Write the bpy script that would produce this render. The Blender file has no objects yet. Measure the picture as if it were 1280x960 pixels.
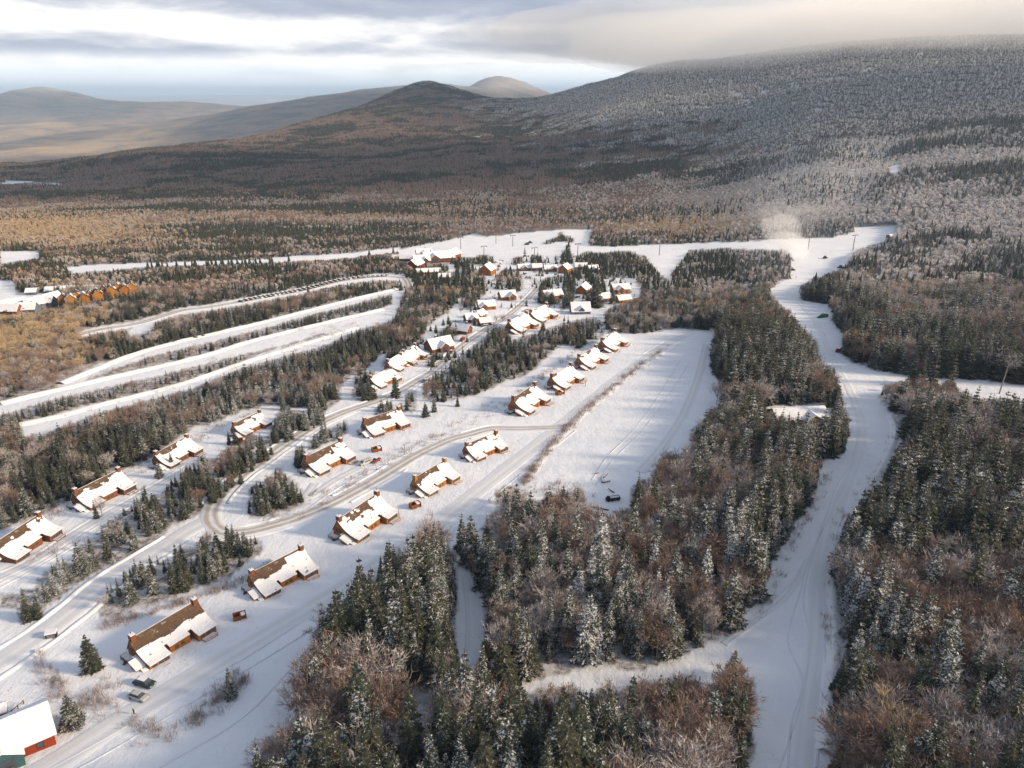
import bpy, bmesh, math, random, time
import numpy as np
T0 = time.time()
random.seed(7)
RNG = np.random.default_rng(11)
scene = bpy.context.scene
C = scene.collection
R = math.radians

# ------------------------------------------------------------------ camera
FPX = 930.0
PITCH = R(21.3)
CP, SP = math.cos(PITCH), math.sin(PITCH)
CAMH = 115.0
cam_d = bpy.data.cameras.new('camera'); cam = bpy.data.objects.new('camera', cam_d); C.objects.link(cam)
cam_d.sensor_width = 36.0; cam_d.lens = FPX / 1280 * 36.0
cam_d.clip_start = 1.0; cam_d.clip_end = 200000.0
cam.location = (0, 0, CAMH); cam.rotation_euler = (math.pi / 2 - PITCH, 0, 0)
scene.camera = cam

def w2px(X, Y, Z):
    X = np.asarray(X, float); Y = np.asarray(Y, float); Z = np.asarray(Z, float) - CAMH
    d = Y * CP - Z * SP
    v = -(Y * SP + Z * CP)
    return 640 + FPX * X / d, 480 + FPX * v / d, d

# ------------------------------------------------------------------ smooth value noise (numpy)
def vnoise(x, y, seed=0):
    x = np.asarray(x, float); y = np.asarray(y, float)
    xi = np.floor(x).astype(np.int64); yi = np.floor(y).astype(np.int64)
    xf = x - xi; yf = y - yi
    xf = xf * xf * (3 - 2 * xf); yf = yf * yf * (3 - 2 * yf)
    def hsh(a, b):
        n = (a * 374761393 + b * 668265263 + seed * 982451653) & 0x7fffffff
        n = ((n ^ (n >> 13)) * 1274126177) & 0x7fffffff
        return ((n ^ (n >> 16)) & 0xffff) / 65535.0
    a = hsh(xi, yi); b = hsh(xi + 1, yi); c = hsh(xi, yi + 1); d = hsh(xi + 1, yi + 1)
    return (a * (1 - xf) + b * xf) * (1 - yf) + (c * (1 - xf) + d * xf) * yf
def fbm(x, y, seed=0, o=4):
    s = 0; a = 1; t = 0
    for k in range(o):
        s = s + a * vnoise(x * 2 ** k, y * 2 ** k, seed + k); t += a; a *= .5
    return s / t
def sst(a, b, x):
    t = np.clip((x - a) / (b - a), 0, 1); return t * t * (3 - 2 * t)

# ------------------------------------------------------------------ terrain
UN = np.array([-1.6, -.64, -.44, -.21, 0, .21, .42, .64, 1.6])
YN = np.array([0, 300, 650, 1000, 1500, 2000, 2600, 3200, 3700, 4200, 5200, 7000])
HT = np.array([
 [0, -21, -45, -72, -100, -115, -125, -175, -230, -280, -330, -350],
 [0, -21, -45, -72, -100, -113, -122, -172, -225, -275, -330, -350],
 [0, -21, -45.5, -72, -92, -92, -72, -98, -190, -250, -310, -350],
 [0, -21, -45.5, -70, -88, -85, -62, -22, 12, -25, -130, -320],
 [0, -21, -45.5, -69, -80, -66, -40, -14, 22, 62, 20, -140],
 [0, -21, -45.5, -67, -58, -28, 48, 160, 236, 255, 210, 130],
 [0, -21, -45.5, -57, 18, 78, 172, 288, 330, 345, 320, 250],
 [0, -21, -44, -42, 38, 108, 212, 318, 360, 385, 380, 300],
 [0, -18, -30, -10, 80, 170, 300, 420, 460, 480, 480, 400]], float)
def _interp_smooth(xn, V, x):
    # cubic hermite (Catmull-Rom, non-uniform) index + weights
    i = np.clip(np.searchsorted(xn, x, side='right') - 1, 0, len(xn) - 2)
    return i, np.clip((x - xn[i]) / (xn[i + 1] - xn[i]), 0, 1)
_MY = np.zeros_like(HT)
for _j in range(HT.shape[0]):
    d = np.diff(HT[_j]) / np.diff(YN)
    m = np.zeros(len(YN)); m[0] = d[0]; m[-1] = d[-1]
    w = np.diff(YN)
    m[1:-1] = (d[:-1] * w[1:] + d[1:] * w[:-1]) / (w[1:] + w[:-1])
    _MY[_j] = m
def terrain(X, Y):
    X = np.asarray(X, float); Y = np.asarray(Y, float)
    Yc = np.maximum(Y, 1.0)
    u = np.clip(X / np.maximum(Yc, 60), -1.6, 1.6)
    yy = np.clip(Yc, 0, 7000)
    i, t = _interp_smooth(YN, None, yy); hh = YN[i + 1] - YN[i]
    j, s = _interp_smooth(UN, None, u); s = s * s * (3 - 2 * s) * .5 + s * .5
    def prof(jj):
        p0 = HT[jj, i]; p1 = HT[jj, i + 1]; m0 = _MY[jj, i] * hh; m1 = _MY[jj, i + 1] * hh
        t2 = t * t; t3 = t2 * t
        return (2 * t3 - 3 * t2 + 1) * p0 + (t3 - 2 * t2 + t) * m0 + (-2 * t3 + 3 * t2) * p1 + (t3 - t2) * m1
    h = prof(j) * (1 - s) + prof(np.minimum(j + 1, len(UN) - 1)) * s
    far = sst(5000, 9000, Y)
    h = h * (1 - far) + (-350) * far
    # rolling relief growing with distance
    k = sst(900, 2600, Y)
    h = h + k * (fbm(X / 420, Y / 420, 3) - .5) * 46 + sst(300, 1500, Y) * (fbm(X / 110, Y / 110, 9, 3) - .5) * 7
    def G(cx, cy, sx, sy, a, rot=0., p=1.0):
        dx = X - cx; dy = Y - cy; c, s_ = math.cos(rot), math.sin(rot)
        a1 = (dx * c + dy * s_) / sx; b1 = (-dx * s_ + dy * c) / sy
        return a * np.exp(-np.power((a1 * a1 + b1 * b1) * .5, p))
    h = h + G(-540, 5050, 265, 520, 205, 0, .85) + G(-900, 5000, 300, 500, 45)
    vall = sst(6000, 9000, Y)
    h = h + vall * (fbm(X / 1500, Y / 2200, 21) - .45) * 170
    h = h + G(-7990, 14000, 560, 1400, 350, 0, .8) + G(-9300, 13500, 900, 1400, 130) 
    h = h + G(-6500, 13000, 2200, 1300, 150) + G(-4800, 13500, 1500, 1200, 150) 
    h = h + G(-2500, 9300, 1200, 1100, 290) + G(-1300, 9000, 800, 1000, 260) + G(-450, 9000, 600, 900, 190)
    h = h + G(-250, 11500, 520, 1200, 400, 0, .9) + G(500, 12000, 1000, 1200, 340)
    h = h + vall * (1 - sst(16000, 22000, Y)) * (1 - np.abs(2 * fbm(X / 700, Y / 900, 63, 4) - 1)) * 45
    h = h + sst(20000, 55000, Y) * 330 + sst(22000, 30000, Y) * (fbm(X / 5000, Y / 7000, 31) - .5) * 260
    return h

_YM = 20 * (60000 / 20.) ** (np.arange(420) / 419.)
def px2w(px, py):
    """ground point seen at image pixel px, py (first hit of the ray with the terrain)"""
    a = (px - 640) / FPX; v = (py - 480) / FPX
    dy = CP - v * SP; dz = -(SP + v * CP); dx = a
    Ys = _YM; s = Ys / dy
    Xs = dx * s; Zs = CAMH + dz * s
    below = Zs < terrain(Xs, Ys)
    k = int(np.argmax(below)) if below.any() else len(Ys) - 1
    lo, hi = Ys[max(k - 1, 0)] / dy, Ys[k] / dy
    for _ in range(2):
        q = np.linspace(lo, hi, 24); g = CAMH + dz * q - terrain(dx * q, dy * q)
        j = int(np.argmax(g < 0)) if (g < 0).any() else 23
        lo, hi = q[max(j - 1, 0)], q[j]
    return (dx * hi, dy * hi, float(terrain(dx * hi, dy * hi)))
def gz(x, y): return float(terrain(x, y))

# ------------------------------------------------------------------ mask raster: where the photo shows open snow
MX, MY_ = 300, 0
MW, MH = 1900, 1150
def fill(mask, poly, val=True):
    P = np.array(poly, float) + np.array([MX, MY_])
    y0 = max(0, int(P[:, 1].min())); y1 = min(MH - 1, int(P[:, 1].max()) + 1)
    n = len(P)
    for y in range(y0, y1 + 1):
        yc = y + .5; xs = []
        for i in range(n):
            x1, a1 = P[i]; x2, a2 = P[(i + 1) % n]
            if (a1 <= yc) != (a2 <= yc):
                xs.append(x1 + (yc - a1) / (a2 - a1) * (x2 - x1))
        xs.sort()
        for k in range(0, len(xs) - 1, 2):
            a = max(0, int(round(xs[k]))); b = min(MW, int(round(xs[k + 1])))
            if b > a: mask[y, a:b] = val
def band(mask, pts, w, val=True):
    for (x0, y0), (x1, y1) in zip(pts[:-1], pts[1:]):
        w0 = w if not isinstance(w, tuple) else w[0]
        fill(mask, [(x0, y0 - w0), (x1, y1 - w0), (x1, y1 + w0), (x0, y0 + w0)], val)
OPEN = np.zeros((MH, MW), bool)

DEV = [(-300, 860), (-300, 700), (0, 666), (25, 652), (62, 640), (100, 622), (140, 592), (160, 586), (190, 574), (225, 547), (240, 535),
       (265, 530), (300, 515), (320, 509), (345, 507), (380, 511), (405, 515), (425, 500), (428, 480), (440, 470), (457, 462), (470, 450),
       (480, 442), (500, 436), (515, 433), (530, 428), (532, 411), (548, 398), (560, 386), (570, 367), (572, 350), (560, 345), (560, 326),
       (600, 326), (640, 322), (720, 322), (726, 345), (745, 352), (775, 345), (795, 348), (800, 370), (760, 385), (752, 405), (762, 418), (785, 418),
       (850, 411), (893, 413), (890, 433), (887, 455), (900, 480), (903, 503), (882, 517), (882, 530), (862, 537), (865, 565), (825, 570), (820, 595), (792, 605),
       (787, 620), (790, 635), (775, 640), (768, 648), (735, 640), (728, 612), (700, 617), (675, 625), (650, 625), (645, 606), (618, 612), (618, 642),
       (600, 658), (602, 690), (575, 700), (566, 690), (548, 650), (525, 665), (505, 690), (485, 690), (480, 702), (455, 715), (440, 732),
       (432, 750), (412, 764), (392, 792), (383, 840), (365, 857), (372, 900), (350, 920), (330, 935), (316, 960), (300, 1000), (200, 1149), (-300, 1149)]
fill(OPEN, DEV)
# snowfields and lift area behind the village
SKI = [(500, 326), (497, 312), (560, 300), (585, 294), (597, 292), (606, 296), (660, 290), (700, 287), (740, 287), (735, 307), (770, 308), (810, 306), (870, 304), (927, 302),
       (993, 298), (1040, 297), (1067, 291), (1067, 283), (1120, 282), (1122, 292), (1113, 296), (1103, 303), (1070, 313), (1057, 333), (1033, 343), (1017, 350), (1000, 356), (1000, 374),
       (1037, 379), (1040, 400), (1056, 420), (1048, 437), (1060, 450), (1093, 463), (1143, 470), (1210, 473), (1250, 478), (1400, 490), (1400, 512), (1257, 499),
       (1223, 498), (1193, 484), (1150, 477), (1107, 481), (1098, 497), (1120, 520), (1127, 540), (1129, 556), (1108, 580), (1102, 604), (1081, 625), (1075, 634),
       (1054, 645), (1048, 678), (1040, 705), (1044, 746), (1047, 786), (1056, 819), (1041, 842), (1037, 887), (1034, 929), (1040, 960), (1040, 1149), (915, 1149), (937, 960),
       (945, 937), (940, 898), (945, 881), (945, 859), (926, 830), (915, 822), (900, 850), (892, 855), (880, 872), (868, 840), (840, 850), (800, 855), (775, 864), (745, 862), (732, 877),
       (720, 862), (680, 860), (645, 872), (655, 848), (707, 845), (747, 825), (770, 836), (805, 837), (857, 817), (880, 806), (915, 792), (930, 770), (951, 745), (959, 725),
       (962, 708), (980, 678), (998, 645), (1016, 625), (1028, 577), (1054, 568), (1062, 539), (1060, 524), (1050, 487), (1043, 460), (1027, 453),
       (1020, 427), (997, 403), (987, 390), (970, 377), (960, 362), (987, 347), (990, 322), (985, 312), (940, 312), (865, 312), (862, 330), (855, 355), (835, 352), (810, 325), (790, 314), (767, 314),
       (722, 320), (640, 324), (560, 330)]
fill(OPEN, SKI)
fill(OPEN, [(568, 688), (585, 690), (590, 720), (605, 745), (605, 790), (600, 822), (592, 842), (575, 842), (570, 800), (572, 740)])
fill(OPEN, [(488, 870), (537, 868), (545, 890), (532, 905), (525, 935), (520, 965), (496, 965), (515, 920), (528, 893), (505, 886)])
# cut strips west of the village
TR0 = [(75, 480), (120, 459), (187, 440), (250, 426), (320, 408), (390, 389), (450, 374), (495, 364)]
TR1 = [(-200, 545), (0, 506), (20, 500), (75, 488), (120, 478), (187, 464), (250, 449), (300, 435), (350, 422), (400, 411), (440, 402), (470, 395), (495, 378)]
TR2 = [(-10, 545), (30, 534), (105, 511), (175, 496), (235, 480), (300, 458), (340, 444), (400, 426), (440, 413), (470, 400)]
fill(OPEN, [(72, 482), (120, 456), (187, 436), (250, 422), (320, 404), (390, 385), (450, 371), (495, 361), (500, 364), (450, 378), (390, 393), (320, 413), (250, 431), (187, 446), (120, 470), (90, 484)])
fill(OPEN, [(-200, 540), (0, 503), (20, 497), (75, 485), (120, 474), (187, 459), (250, 444), (300, 430), (350, 415), (400, 404), (440, 394), (478, 386), (490, 380), (490, 366), (507, 362), (500, 385), (490, 400),
            (470, 408), (445, 412), (400, 418), (350, 432), (300, 444), (250, 457), (187, 472), (120, 487), (75, 497), (20, 513), (0, 520), (-200, 558)])
fill(OPEN, [(27, 531), (105, 507), (175, 492), (225, 480), (300, 453), (337, 438), (400, 421), (440, 409), (450, 411), (405, 432), (337, 450), (300, 461), (235, 487), (170, 504), (120, 517), (60, 541), (30, 546)])
fill(OPEN, [(82, 334), (120, 331), (200, 328), (320, 324), (383, 319), (420, 318), (500, 309), (500, 315), (420, 324), (383, 326), (320, 329), (200, 333), (120, 339), (90, 342)])
fill(OPEN, [(-100, 340), (0, 350), (18, 352), (20, 366), (60, 366), (72, 370), (75, 384), (30, 392), (0, 394), (-100, 400)])
fill(OPEN, [(0, 314), (48, 314), (50, 322), (25, 326), (0, 330)])
fill(OPEN, [(0, 228), (10, 226), (75, 229), (74, 236), (62, 238), (58, 232), (0, 233)])
fill(OPEN, [(568, 158), (573, 158), (576, 163), (571, 165)])
fill(OPEN, [(1115, 207), (1124, 205), (1126, 212), (1118, 218), (1112, 215)])
fill(OPEN, [(590, 171), (612, 172), (612, 174), (590, 173)])
# sandy access road with the row of parked cars
ROADW = [(100, 418), (132, 411), (175, 404), (225, 389), (262, 384), (320, 374), (375, 364), (425, 352), (475, 346), (500, 347)]
fill(OPEN, [(x, y - 4) for x, y in ROADW] + [(515, 350), (510, 362)] + [(x, y + 4) for x, y in ROADW[::-1]])
fill(OPEN, [(165, 408), (190, 402), (192, 412), (180, 418), (160, 420)])
# clearing of the cabin in the east wood
fill(OPEN, [(958, 508), (1030, 504), (1042, 520), (1020, 528), (960, 520)])

# tree strips that stand inside the open land
STR = []
def strip(*p): STR.append(p); fill(OPEN, p, False)
strip((0, 742), (40, 738), (50, 720), (70, 704), (92, 698), (95, 688), (120, 668), (135, 650), (150, 640), (168, 625), (180, 608), (200, 622), (212, 600), (225, 592), (240, 580), (252, 570), (265, 576),
      (285, 560), (290, 560), (302, 546), (322, 545), (336, 547), (343, 520), (352, 511), (380, 515), (404, 512), (408, 530), (372, 545), (347, 564), (320, 592), (300, 611), (250, 642), (215, 657), (190, 682), (150, 702),
      (117, 718), (92, 735), (62, 757), (47, 770), (25, 775), (20, 760), (0, 760))
strip((122, 748), (140, 726), (157, 714), (175, 702), (200, 692), (213, 700), (225, 682), (240, 686), (257, 665), (275, 675), (287, 662), (300, 664), (312, 668), (324, 676), (332, 690), (310, 702), (287, 722), (250, 734), (200, 753), (155, 768), (125, 772))
strip((308, 640), (312, 610), (322, 600), (330, 603), (337, 594), (350, 582), (358, 595), (370, 602), (380, 622), (378, 634), (350, 640), (330, 646), (312, 646))
strip((441, 498), (442, 472), (455, 463), (470, 464), (472, 500), (456, 503))
strip((468, 520), (470, 506), (476, 498), (482, 504), (486, 494), (490, 498), (492, 515), (486, 520))
strip((497, 513), (500, 503), (504, 508), (508, 493), (513, 490), (519, 489), (522, 510), (514, 516), (503, 517))
strip((366, 582), (368, 565), (377, 554), (383, 568), (384, 583))
strip((385, 565), (386, 552), (398, 538), (408, 530), (412, 538), (420, 530), (432, 526), (436, 540), (425, 550), (405, 556))
strip((528, 497), (530, 480), (550, 460), (565, 450), (582, 440), (602, 425), (627, 405), (640, 424), (655, 421), (685, 410), (710, 402), (735, 397), (750, 399), (756, 418), (745, 427), (722, 436), (704, 430), (684, 446),
      (672, 458), (652, 473), (637, 474), (622, 482), (592, 495), (562, 501), (540, 503))
strip((502, 372), (515, 353), (535, 345), (562, 340), (575, 350), (576, 366), (566, 385), (545, 398), (525, 409), (500, 403), (492, 398))
strip((565, 345), (570, 330), (582, 328), (592, 336), (605, 342), (606, 368), (596, 378), (588, 386), (578, 384), (572, 370))
strip((618, 362), (620, 345), (630, 336), (648, 338), (655, 350), (654, 362), (640, 366), (630, 358))
strip((638, 330), (641, 322), (655, 320), (656, 328), (645, 332))
strip((672, 380), (674, 352), (684, 346), (702, 345), (704, 352), (690, 356), (688, 370), (700, 372), (700, 380), (685, 382))
strip((702, 388), (704, 350), (716, 348), (720, 360), (716, 385))
strip((730, 384), (732, 356), (742, 348), (758, 352), (756, 382), (745, 386))
strip((700, 352), (706, 340), (726, 334), (722, 318), (735, 314), (780, 318), (808, 320), (812, 332), (836, 350), (838, 368), (800, 370), (795, 348), (770, 345), (760, 348), (740, 346), (722, 350))
strip((700, 331), (701, 318), (709, 305), (715, 318), (714, 330))
strip((676, 306), (684, 300), (697, 296), (700, 290), (705, 294), (718, 298), (716, 303), (700, 302), (688, 305))
strip((664, 330), (664, 318), (676, 320), (680, 335), (670, 336))
strip((605, 430), (608, 415), (622, 405), (632, 408), (634, 428), (615, 432))
strip((75, 845), (60, 830), (64, 860))
strip((1003, 376), (1010, 356), (1018, 345), (1037, 348), (1050, 345), (1055, 378), (1030, 380))
strip((840, 340), (862, 312), (905, 310), (940, 312), (985, 318), (988, 345), (965, 358), (930, 360), (880, 356), (838, 356))
strip((560, 320), (590, 322), (604, 318), (616, 320), (618, 332), (600, 332), (590, 330), (563, 331))
strip((545, 420), (556, 410), (566, 400), (580, 404), (575, 418), (560, 432), (545, 440))
strip((532, 455), (540, 440), (552, 440), (556, 448), (545, 462), (538, 470))
strip((478, 458), (480, 440), (492, 430), (505, 440), (500, 452), (488, 462))
def is_open(px, py):
    xi = np.clip((np.asarray(px) + MX).astype(int), 0, MW - 1); yi = np.clip(np.asarray(py).astype(int), 0, MH - 1)
    return OPEN[yi, xi]

# ------------------------------------------------------------------ node helpers
def new_mat(name):
    m = bpy.data.materials.new(name); m.use_nodes = True
    nt = m.node_tree; nt.nodes.clear()
    o = nt.nodes.new('ShaderNodeOutputMaterial'); b = nt.nodes.new('ShaderNodeBsdfPrincipled')
    b.inputs['Roughness'].default_value = .8
    b.inputs['Specular IOR Level'].default_value = .2
    nt.links.new(b.outputs[0], o.inputs[0])
    return m, nt, b
def N(nt, t, **kw):
    n = nt.nodes.new(t)
    for k, v in kw.items(): setattr(n, k, v)
    return n
def lk(nt, a, b): nt.links.new(a, b)
def mth(nt, op, a, b=None, clamp=False):
    n = nt.nodes.new('ShaderNodeMath'); n.operation = op; n.use_clamp = clamp
    for i, v in enumerate((a, b)):
        if v is None: continue
        if isinstance(v, (int, float)): n.inputs[i].default_value = v
        else: nt.links.new(v, n.inputs[i])
    return n.outputs[0]
def ramp(nt, fac, stops, mode='LINEAR'):
    n = nt.nodes.new('ShaderNodeValToRGB'); n.color_ramp.interpolation = mode
    el = n.color_ramp.elements
    while len(el) > 1: el.remove(el[-1])
    el[0].position = stops[0][0]; c = stops[0][1]; el[0].color = (c, c, c, 1) if isinstance(c, (int, float)) else (*c, 1)
    for p, c in stops[1:]:
        e = el.new(p); e.color = (c, c, c, 1) if isinstance(c, (int, float)) else (*c, 1)
    if fac is not None: nt.links.new(fac, n.inputs[0])
    return n.outputs[0]
def noise(nt, vec, scale, detail=3, rough=.55, dist=0):
    n = nt.nodes.new('ShaderNodeTexNoise'); n.inputs['Scale'].default_value = scale
    n.inputs['Detail'].default_value = detail; n.inputs['Roughness'].default_value = rough; n.inputs['Distortion'].default_value = dist
    if vec is not None: nt.links.new(vec, n.inputs['Vector'])
    return n.outputs[0]
def mixc(nt, f, a, b):
    n = nt.nodes.new('ShaderNodeMix'); n.data_type = 'RGBA'
    for s, v in ((0, f), (6, a), (7, b)):
        if isinstance(v, (int, float)): n.inputs[s].default_value = v
        elif isinstance(v, tuple): n.inputs[s].default_value = (*v, 1)
        else: nt.links.new(v, n.inputs[s])
    return n.outputs[2]
def bump(nt, b, h, strength=.5, dist=.1):
    n = nt.nodes.new('ShaderNodeBump'); n.inputs['Strength'].default_value = strength; n.inputs['Distance'].default_value = dist
    nt.links.new(h, n.inputs['Height']); nt.links.new(n.outputs[0], b.inputs['Normal'])
def mapping(nt, vec, sc):
    n = nt.nodes.new('ShaderNodeMapping'); n.inputs['Scale'].default_value = sc; nt.links.new(vec, n.inputs[0]); return n.outputs[0]
def simple(name, col, rough=.8, var=.15, scale=2.0, metal=0):
    m, nt, b = new_mat(name)
    tc = N(nt, 'ShaderNodeTexCoord')
    n = noise(nt, tc.outputs['Object'], scale, 4)
    c = mixc(nt, ramp(nt, n, [(.3, 0.), (.7, 1.)]), tuple(x * (1 - var) for x in col), tuple(min(1, x * (1 + var)) for x in col))
    lk(nt, c, b.inputs['Base Color']); b.inputs['Roughness'].default_value = rough; b.inputs['Metallic'].default_value = metal
    return m

# ------------------------------------------------------------------ object helpers
def tag(o, label=None, cat=None, group=None, kind=None):
    if label: o['label'] = label
    if cat: o['category'] = cat
    if group: o['group'] = group
    if kind: o['kind'] = kind
    return o
def empty(name, loc=(0, 0, 0), rz=0., coll=None):
    o = bpy.data.objects.new(name, None); (coll or C).objects.link(o); o.location = loc; o.rotation_euler = (0, 0, rz)
    o.empty_display_size = .5
    return o
def mesh_obj(name, verts, faces, mats, parent=None, mi=None, smooth=False, coll=None):
    me = bpy.data.meshes.new(name); me.from_pydata([tuple(v) for v in verts], [], faces)
    for m in (mats if isinstance(mats, (list, tuple)) else [mats]): me.materials.append(m)
    if mi is not None: me.polygons.foreach_set('material_index', np.array(mi, dtype=np.int32))
    if smooth: me.polygons.foreach_set('use_smooth', np.ones(len(me.polygons), bool))
    me.update()
    o = bpy.data.objects.new(name, me); (coll or C).objects.link(o)
    if parent: o.parent = parent
    return o
# ------------------------------------------------------------------ materials of land and trees
SNOW = (.78, .80, .84)
def ground_mat():
    m, nt, b = new_mat('snowy_ground')
    geo = N(nt, 'ShaderNodeNewGeometry'); pos = geo.outputs['Position']
    wood = N(nt, 'ShaderNodeAttribute', attribute_name='wood').outputs['Fac']
    frost = N(nt, 'ShaderNodeAttribute', attribute_name='frost').outputs['Fac']
    # snow with faint drift tone
    n1 = noise(nt, pos, .045, 5, .6); n2 = noise(nt, pos, .9, 4, .6)
    snow = mixc(nt, ramp(nt, n1, [(.3, 0.), (.7, 1.)]), (.70, .74, .82), (.80, .82, .87))
    # dead stalks and litter poking out, sparse patches
    n3 = noise(nt, pos, .11, 4, .7); n4 = noise(nt, pos, 1.7, 3, .75)
    spk = mth(nt, 'MULTIPLY', ramp(nt, n3, [(.54, 0.), (.66, 1.)]), ramp(nt, n4, [(.56, 0.), (.64, 1.)]))
    snow = mixc(nt, mth(nt, 'MULTIPLY', spk, .6), snow, (.26, .23, .20))
    # wood floor near: snow darkened by litter and painted tree shade ; far: canopy colours
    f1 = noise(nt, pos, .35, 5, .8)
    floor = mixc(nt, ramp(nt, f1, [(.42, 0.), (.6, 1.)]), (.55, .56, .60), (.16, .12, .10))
    g1 = noise(nt, mapping(nt, pos, (.6, 1.4, 1)), .0045, 5, .6); g2 = noise(nt, pos, .11, 3, .8); g3 = noise(nt, pos, .02, 4, .7)
    g4 = noise(nt, mapping(nt, pos, (1., .7, 1)), .0022, 6, .68)
    brown = mixc(nt, ramp(nt, g2, [(.35, 0.), (.65, 1.)]), (.10, .066, .056), (.26, .175, .145))
    brown = mixc(nt, ramp(nt, g3, [(.38, .5), (.6, 0.)]), brown, (.05, .05, .045))
    green = mixc(nt, ramp(nt, g2, [(.4, 0.), (.7, 1.)]), (.018, .026, .020), (.06, .07, .055))
    can = mixc(nt, ramp(nt, mth(nt, 'ADD', mth(nt, 'MULTIPLY', g1, .7), mth(nt, 'MULTIPLY', g3, .3)), [(.46, 0.), (.56, 1.)]), brown, green)
    white = mixc(nt, ramp(nt, g2, [(.35, 0.), (.6, 1.)]), (.32, .30, .29), (.78, .77, .76))
    sun_gold = N(nt, 'ShaderNodeAttribute', attribute_name='sun_gold').outputs['Fac']
    tan = mixc(nt, ramp(nt, g2, [(.35, 0.), (.65, 1.)]), (.28, .19, .11), (.66, .47, .28))  # tan tint paints sunshine onto the woods and the valley floor
    can = mixc(nt, mth(nt, 'MULTIPLY', sun_gold, ramp(nt, g4, [(.36, .25), (.56, 1.)])), can, tan)
    can = mixc(nt, frost, can, white)
    dist = mth(nt, 'MULTIPLY', N(nt, 'ShaderNodeSeparateXYZ').outputs[1], 1.0)
    sep = nt.nodes[-2] if False else None
    sx = N(nt, 'ShaderNodeSeparateXYZ'); lk(nt, pos, sx.inputs[0])
    fr = N(nt, 'ShaderNodeMapRange'); fr.inputs[1].default_value = 700; fr.inputs[2].default_value = 1500; lk(nt, sx.outputs[1], fr.inputs[0])
    floor = mixc(nt, mth(nt, 'MULTIPLY', sun_gold, .6), floor, tan)
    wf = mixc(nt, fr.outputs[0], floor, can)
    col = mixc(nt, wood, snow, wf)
    # distant fields
    lk(nt, col, b.inputs['Base Color'])
    b.inputs['Roughness'].default_value = .75
    h = mth(nt, 'ADD', mth(nt, 'MULTIPLY', n2, .35), mth(nt, 'MULTIPLY', noise(nt, mapping(nt, pos, (1.3, .7, 1)), .22, 6, .65), 1.5))
    fb = N(nt, 'ShaderNodeMapRange'); fb.inputs[1].default_value = 1200; fb.inputs[2].default_value = 5000; lk(nt, sx.outputs[1], fb.inputs[0])
    hh = N(nt, 'ShaderNodeMix'); hh.data_type = 'FLOAT'; lk(nt, fb.outputs[0], hh.inputs[0]); lk(nt, h, hh.inputs[2]); lk(nt, mth(nt, 'MULTIPLY', g2, 26.), hh.inputs[3])
    bump(nt, b, hh.outputs[0], .6, .5)
    return m
def build_ground():
    nr, ncol = 760, 620
    Ys = 18 * (75000 / 18.) ** (np.arange(nr) / (nr - 1.))
    us = np.linspace(-1.6, 1.6, ncol)
    YY, UU = np.meshgrid(Ys, us, indexing='ij'); XX = UU * np.maximum(YY, 60)
    ZZ = terrain(XX, YY)
    near = 1 - sst(500, 1200, YY)
    ZZm = ZZ + near * (fbm(XX / 9, YY / 9, 41, 3) - .5) * .25
    co = np.stack([XX, YY, ZZm], -1).reshape(-1, 3)
    idx = np.arange(nr * ncol).reshape(nr, ncol)
    q = np.stack([idx[:-1, :-1], idx[:-1, 1:], idx[1:, 1:], idx[1:, :-1]], -1).reshape(-1, 4)
    me = bpy.data.meshes.new('ground')
    me.vertices.add(len(co)); me.vertices.foreach_set('co', co.ravel())
    me.loops.add(q.size); me.loops.foreach_set('vertex_index', q.ravel().astype(np.int32))
    me.polygons.add(len(q)); me.polygons.foreach_set('loop_start', (np.arange(len(q)) * 4).astype(np.int32))
    me.update(calc_edges=True); me.polygons.foreach_set('use_smooth', np.ones(len(q), bool))
    px, py, d = w2px(XX, YY, ZZ)
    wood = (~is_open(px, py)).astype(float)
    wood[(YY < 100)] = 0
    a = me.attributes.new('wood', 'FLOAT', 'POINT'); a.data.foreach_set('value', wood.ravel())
    fr = frost_map(XX, YY, ZZ)
    a = me.attributes.new('sun_gold', 'FLOAT', 'POINT'); a.data.foreach_set('value', sun_gold_map(px, py, XX, YY).ravel())
    a = me.attributes.new('frost', 'FLOAT', 'POINT'); a.data.foreach_set('value', fr.ravel())
    me.materials.append(ground_mat())
    o = bpy.data.objects.new('ground', me); C.objects.link(o)
    tag(o, kind='structure', label='snow covered land rolling from the resort to the far valley')
    return o
def sun_gold_map(px, py, X, Y):  # weight of the sunlit patches painted into wood and ground colour
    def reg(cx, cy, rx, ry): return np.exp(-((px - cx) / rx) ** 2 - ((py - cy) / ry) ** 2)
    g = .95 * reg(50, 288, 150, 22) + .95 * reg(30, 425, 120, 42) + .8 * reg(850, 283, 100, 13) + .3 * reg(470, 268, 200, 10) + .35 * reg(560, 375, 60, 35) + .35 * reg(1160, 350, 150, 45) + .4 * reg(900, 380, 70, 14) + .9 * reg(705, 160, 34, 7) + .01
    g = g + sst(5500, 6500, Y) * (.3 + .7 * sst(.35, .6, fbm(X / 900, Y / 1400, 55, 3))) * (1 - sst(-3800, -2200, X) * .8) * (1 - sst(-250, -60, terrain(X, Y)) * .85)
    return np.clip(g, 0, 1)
def frost_map(X, Y, Z):
    u = X / np.maximum(Y, 60)
    f = sst(-90, 120, Z + (fbm(X / 160, Y / 160, 77, 3) - .5) * 120) * sst(-.12, .12, u) * sst(900, 1500, Y) * (1 - sst(5500, 7500, Y))
    f = np.maximum(f, sst(.18, .40, u) * sst(520, 720, Y) * .85)
    f = np.maximum(f, sst(80, 230, Z) * sst(4000, 5000, Y) * .45)
    return np.clip(f, 0, 1)
build_ground()

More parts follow.
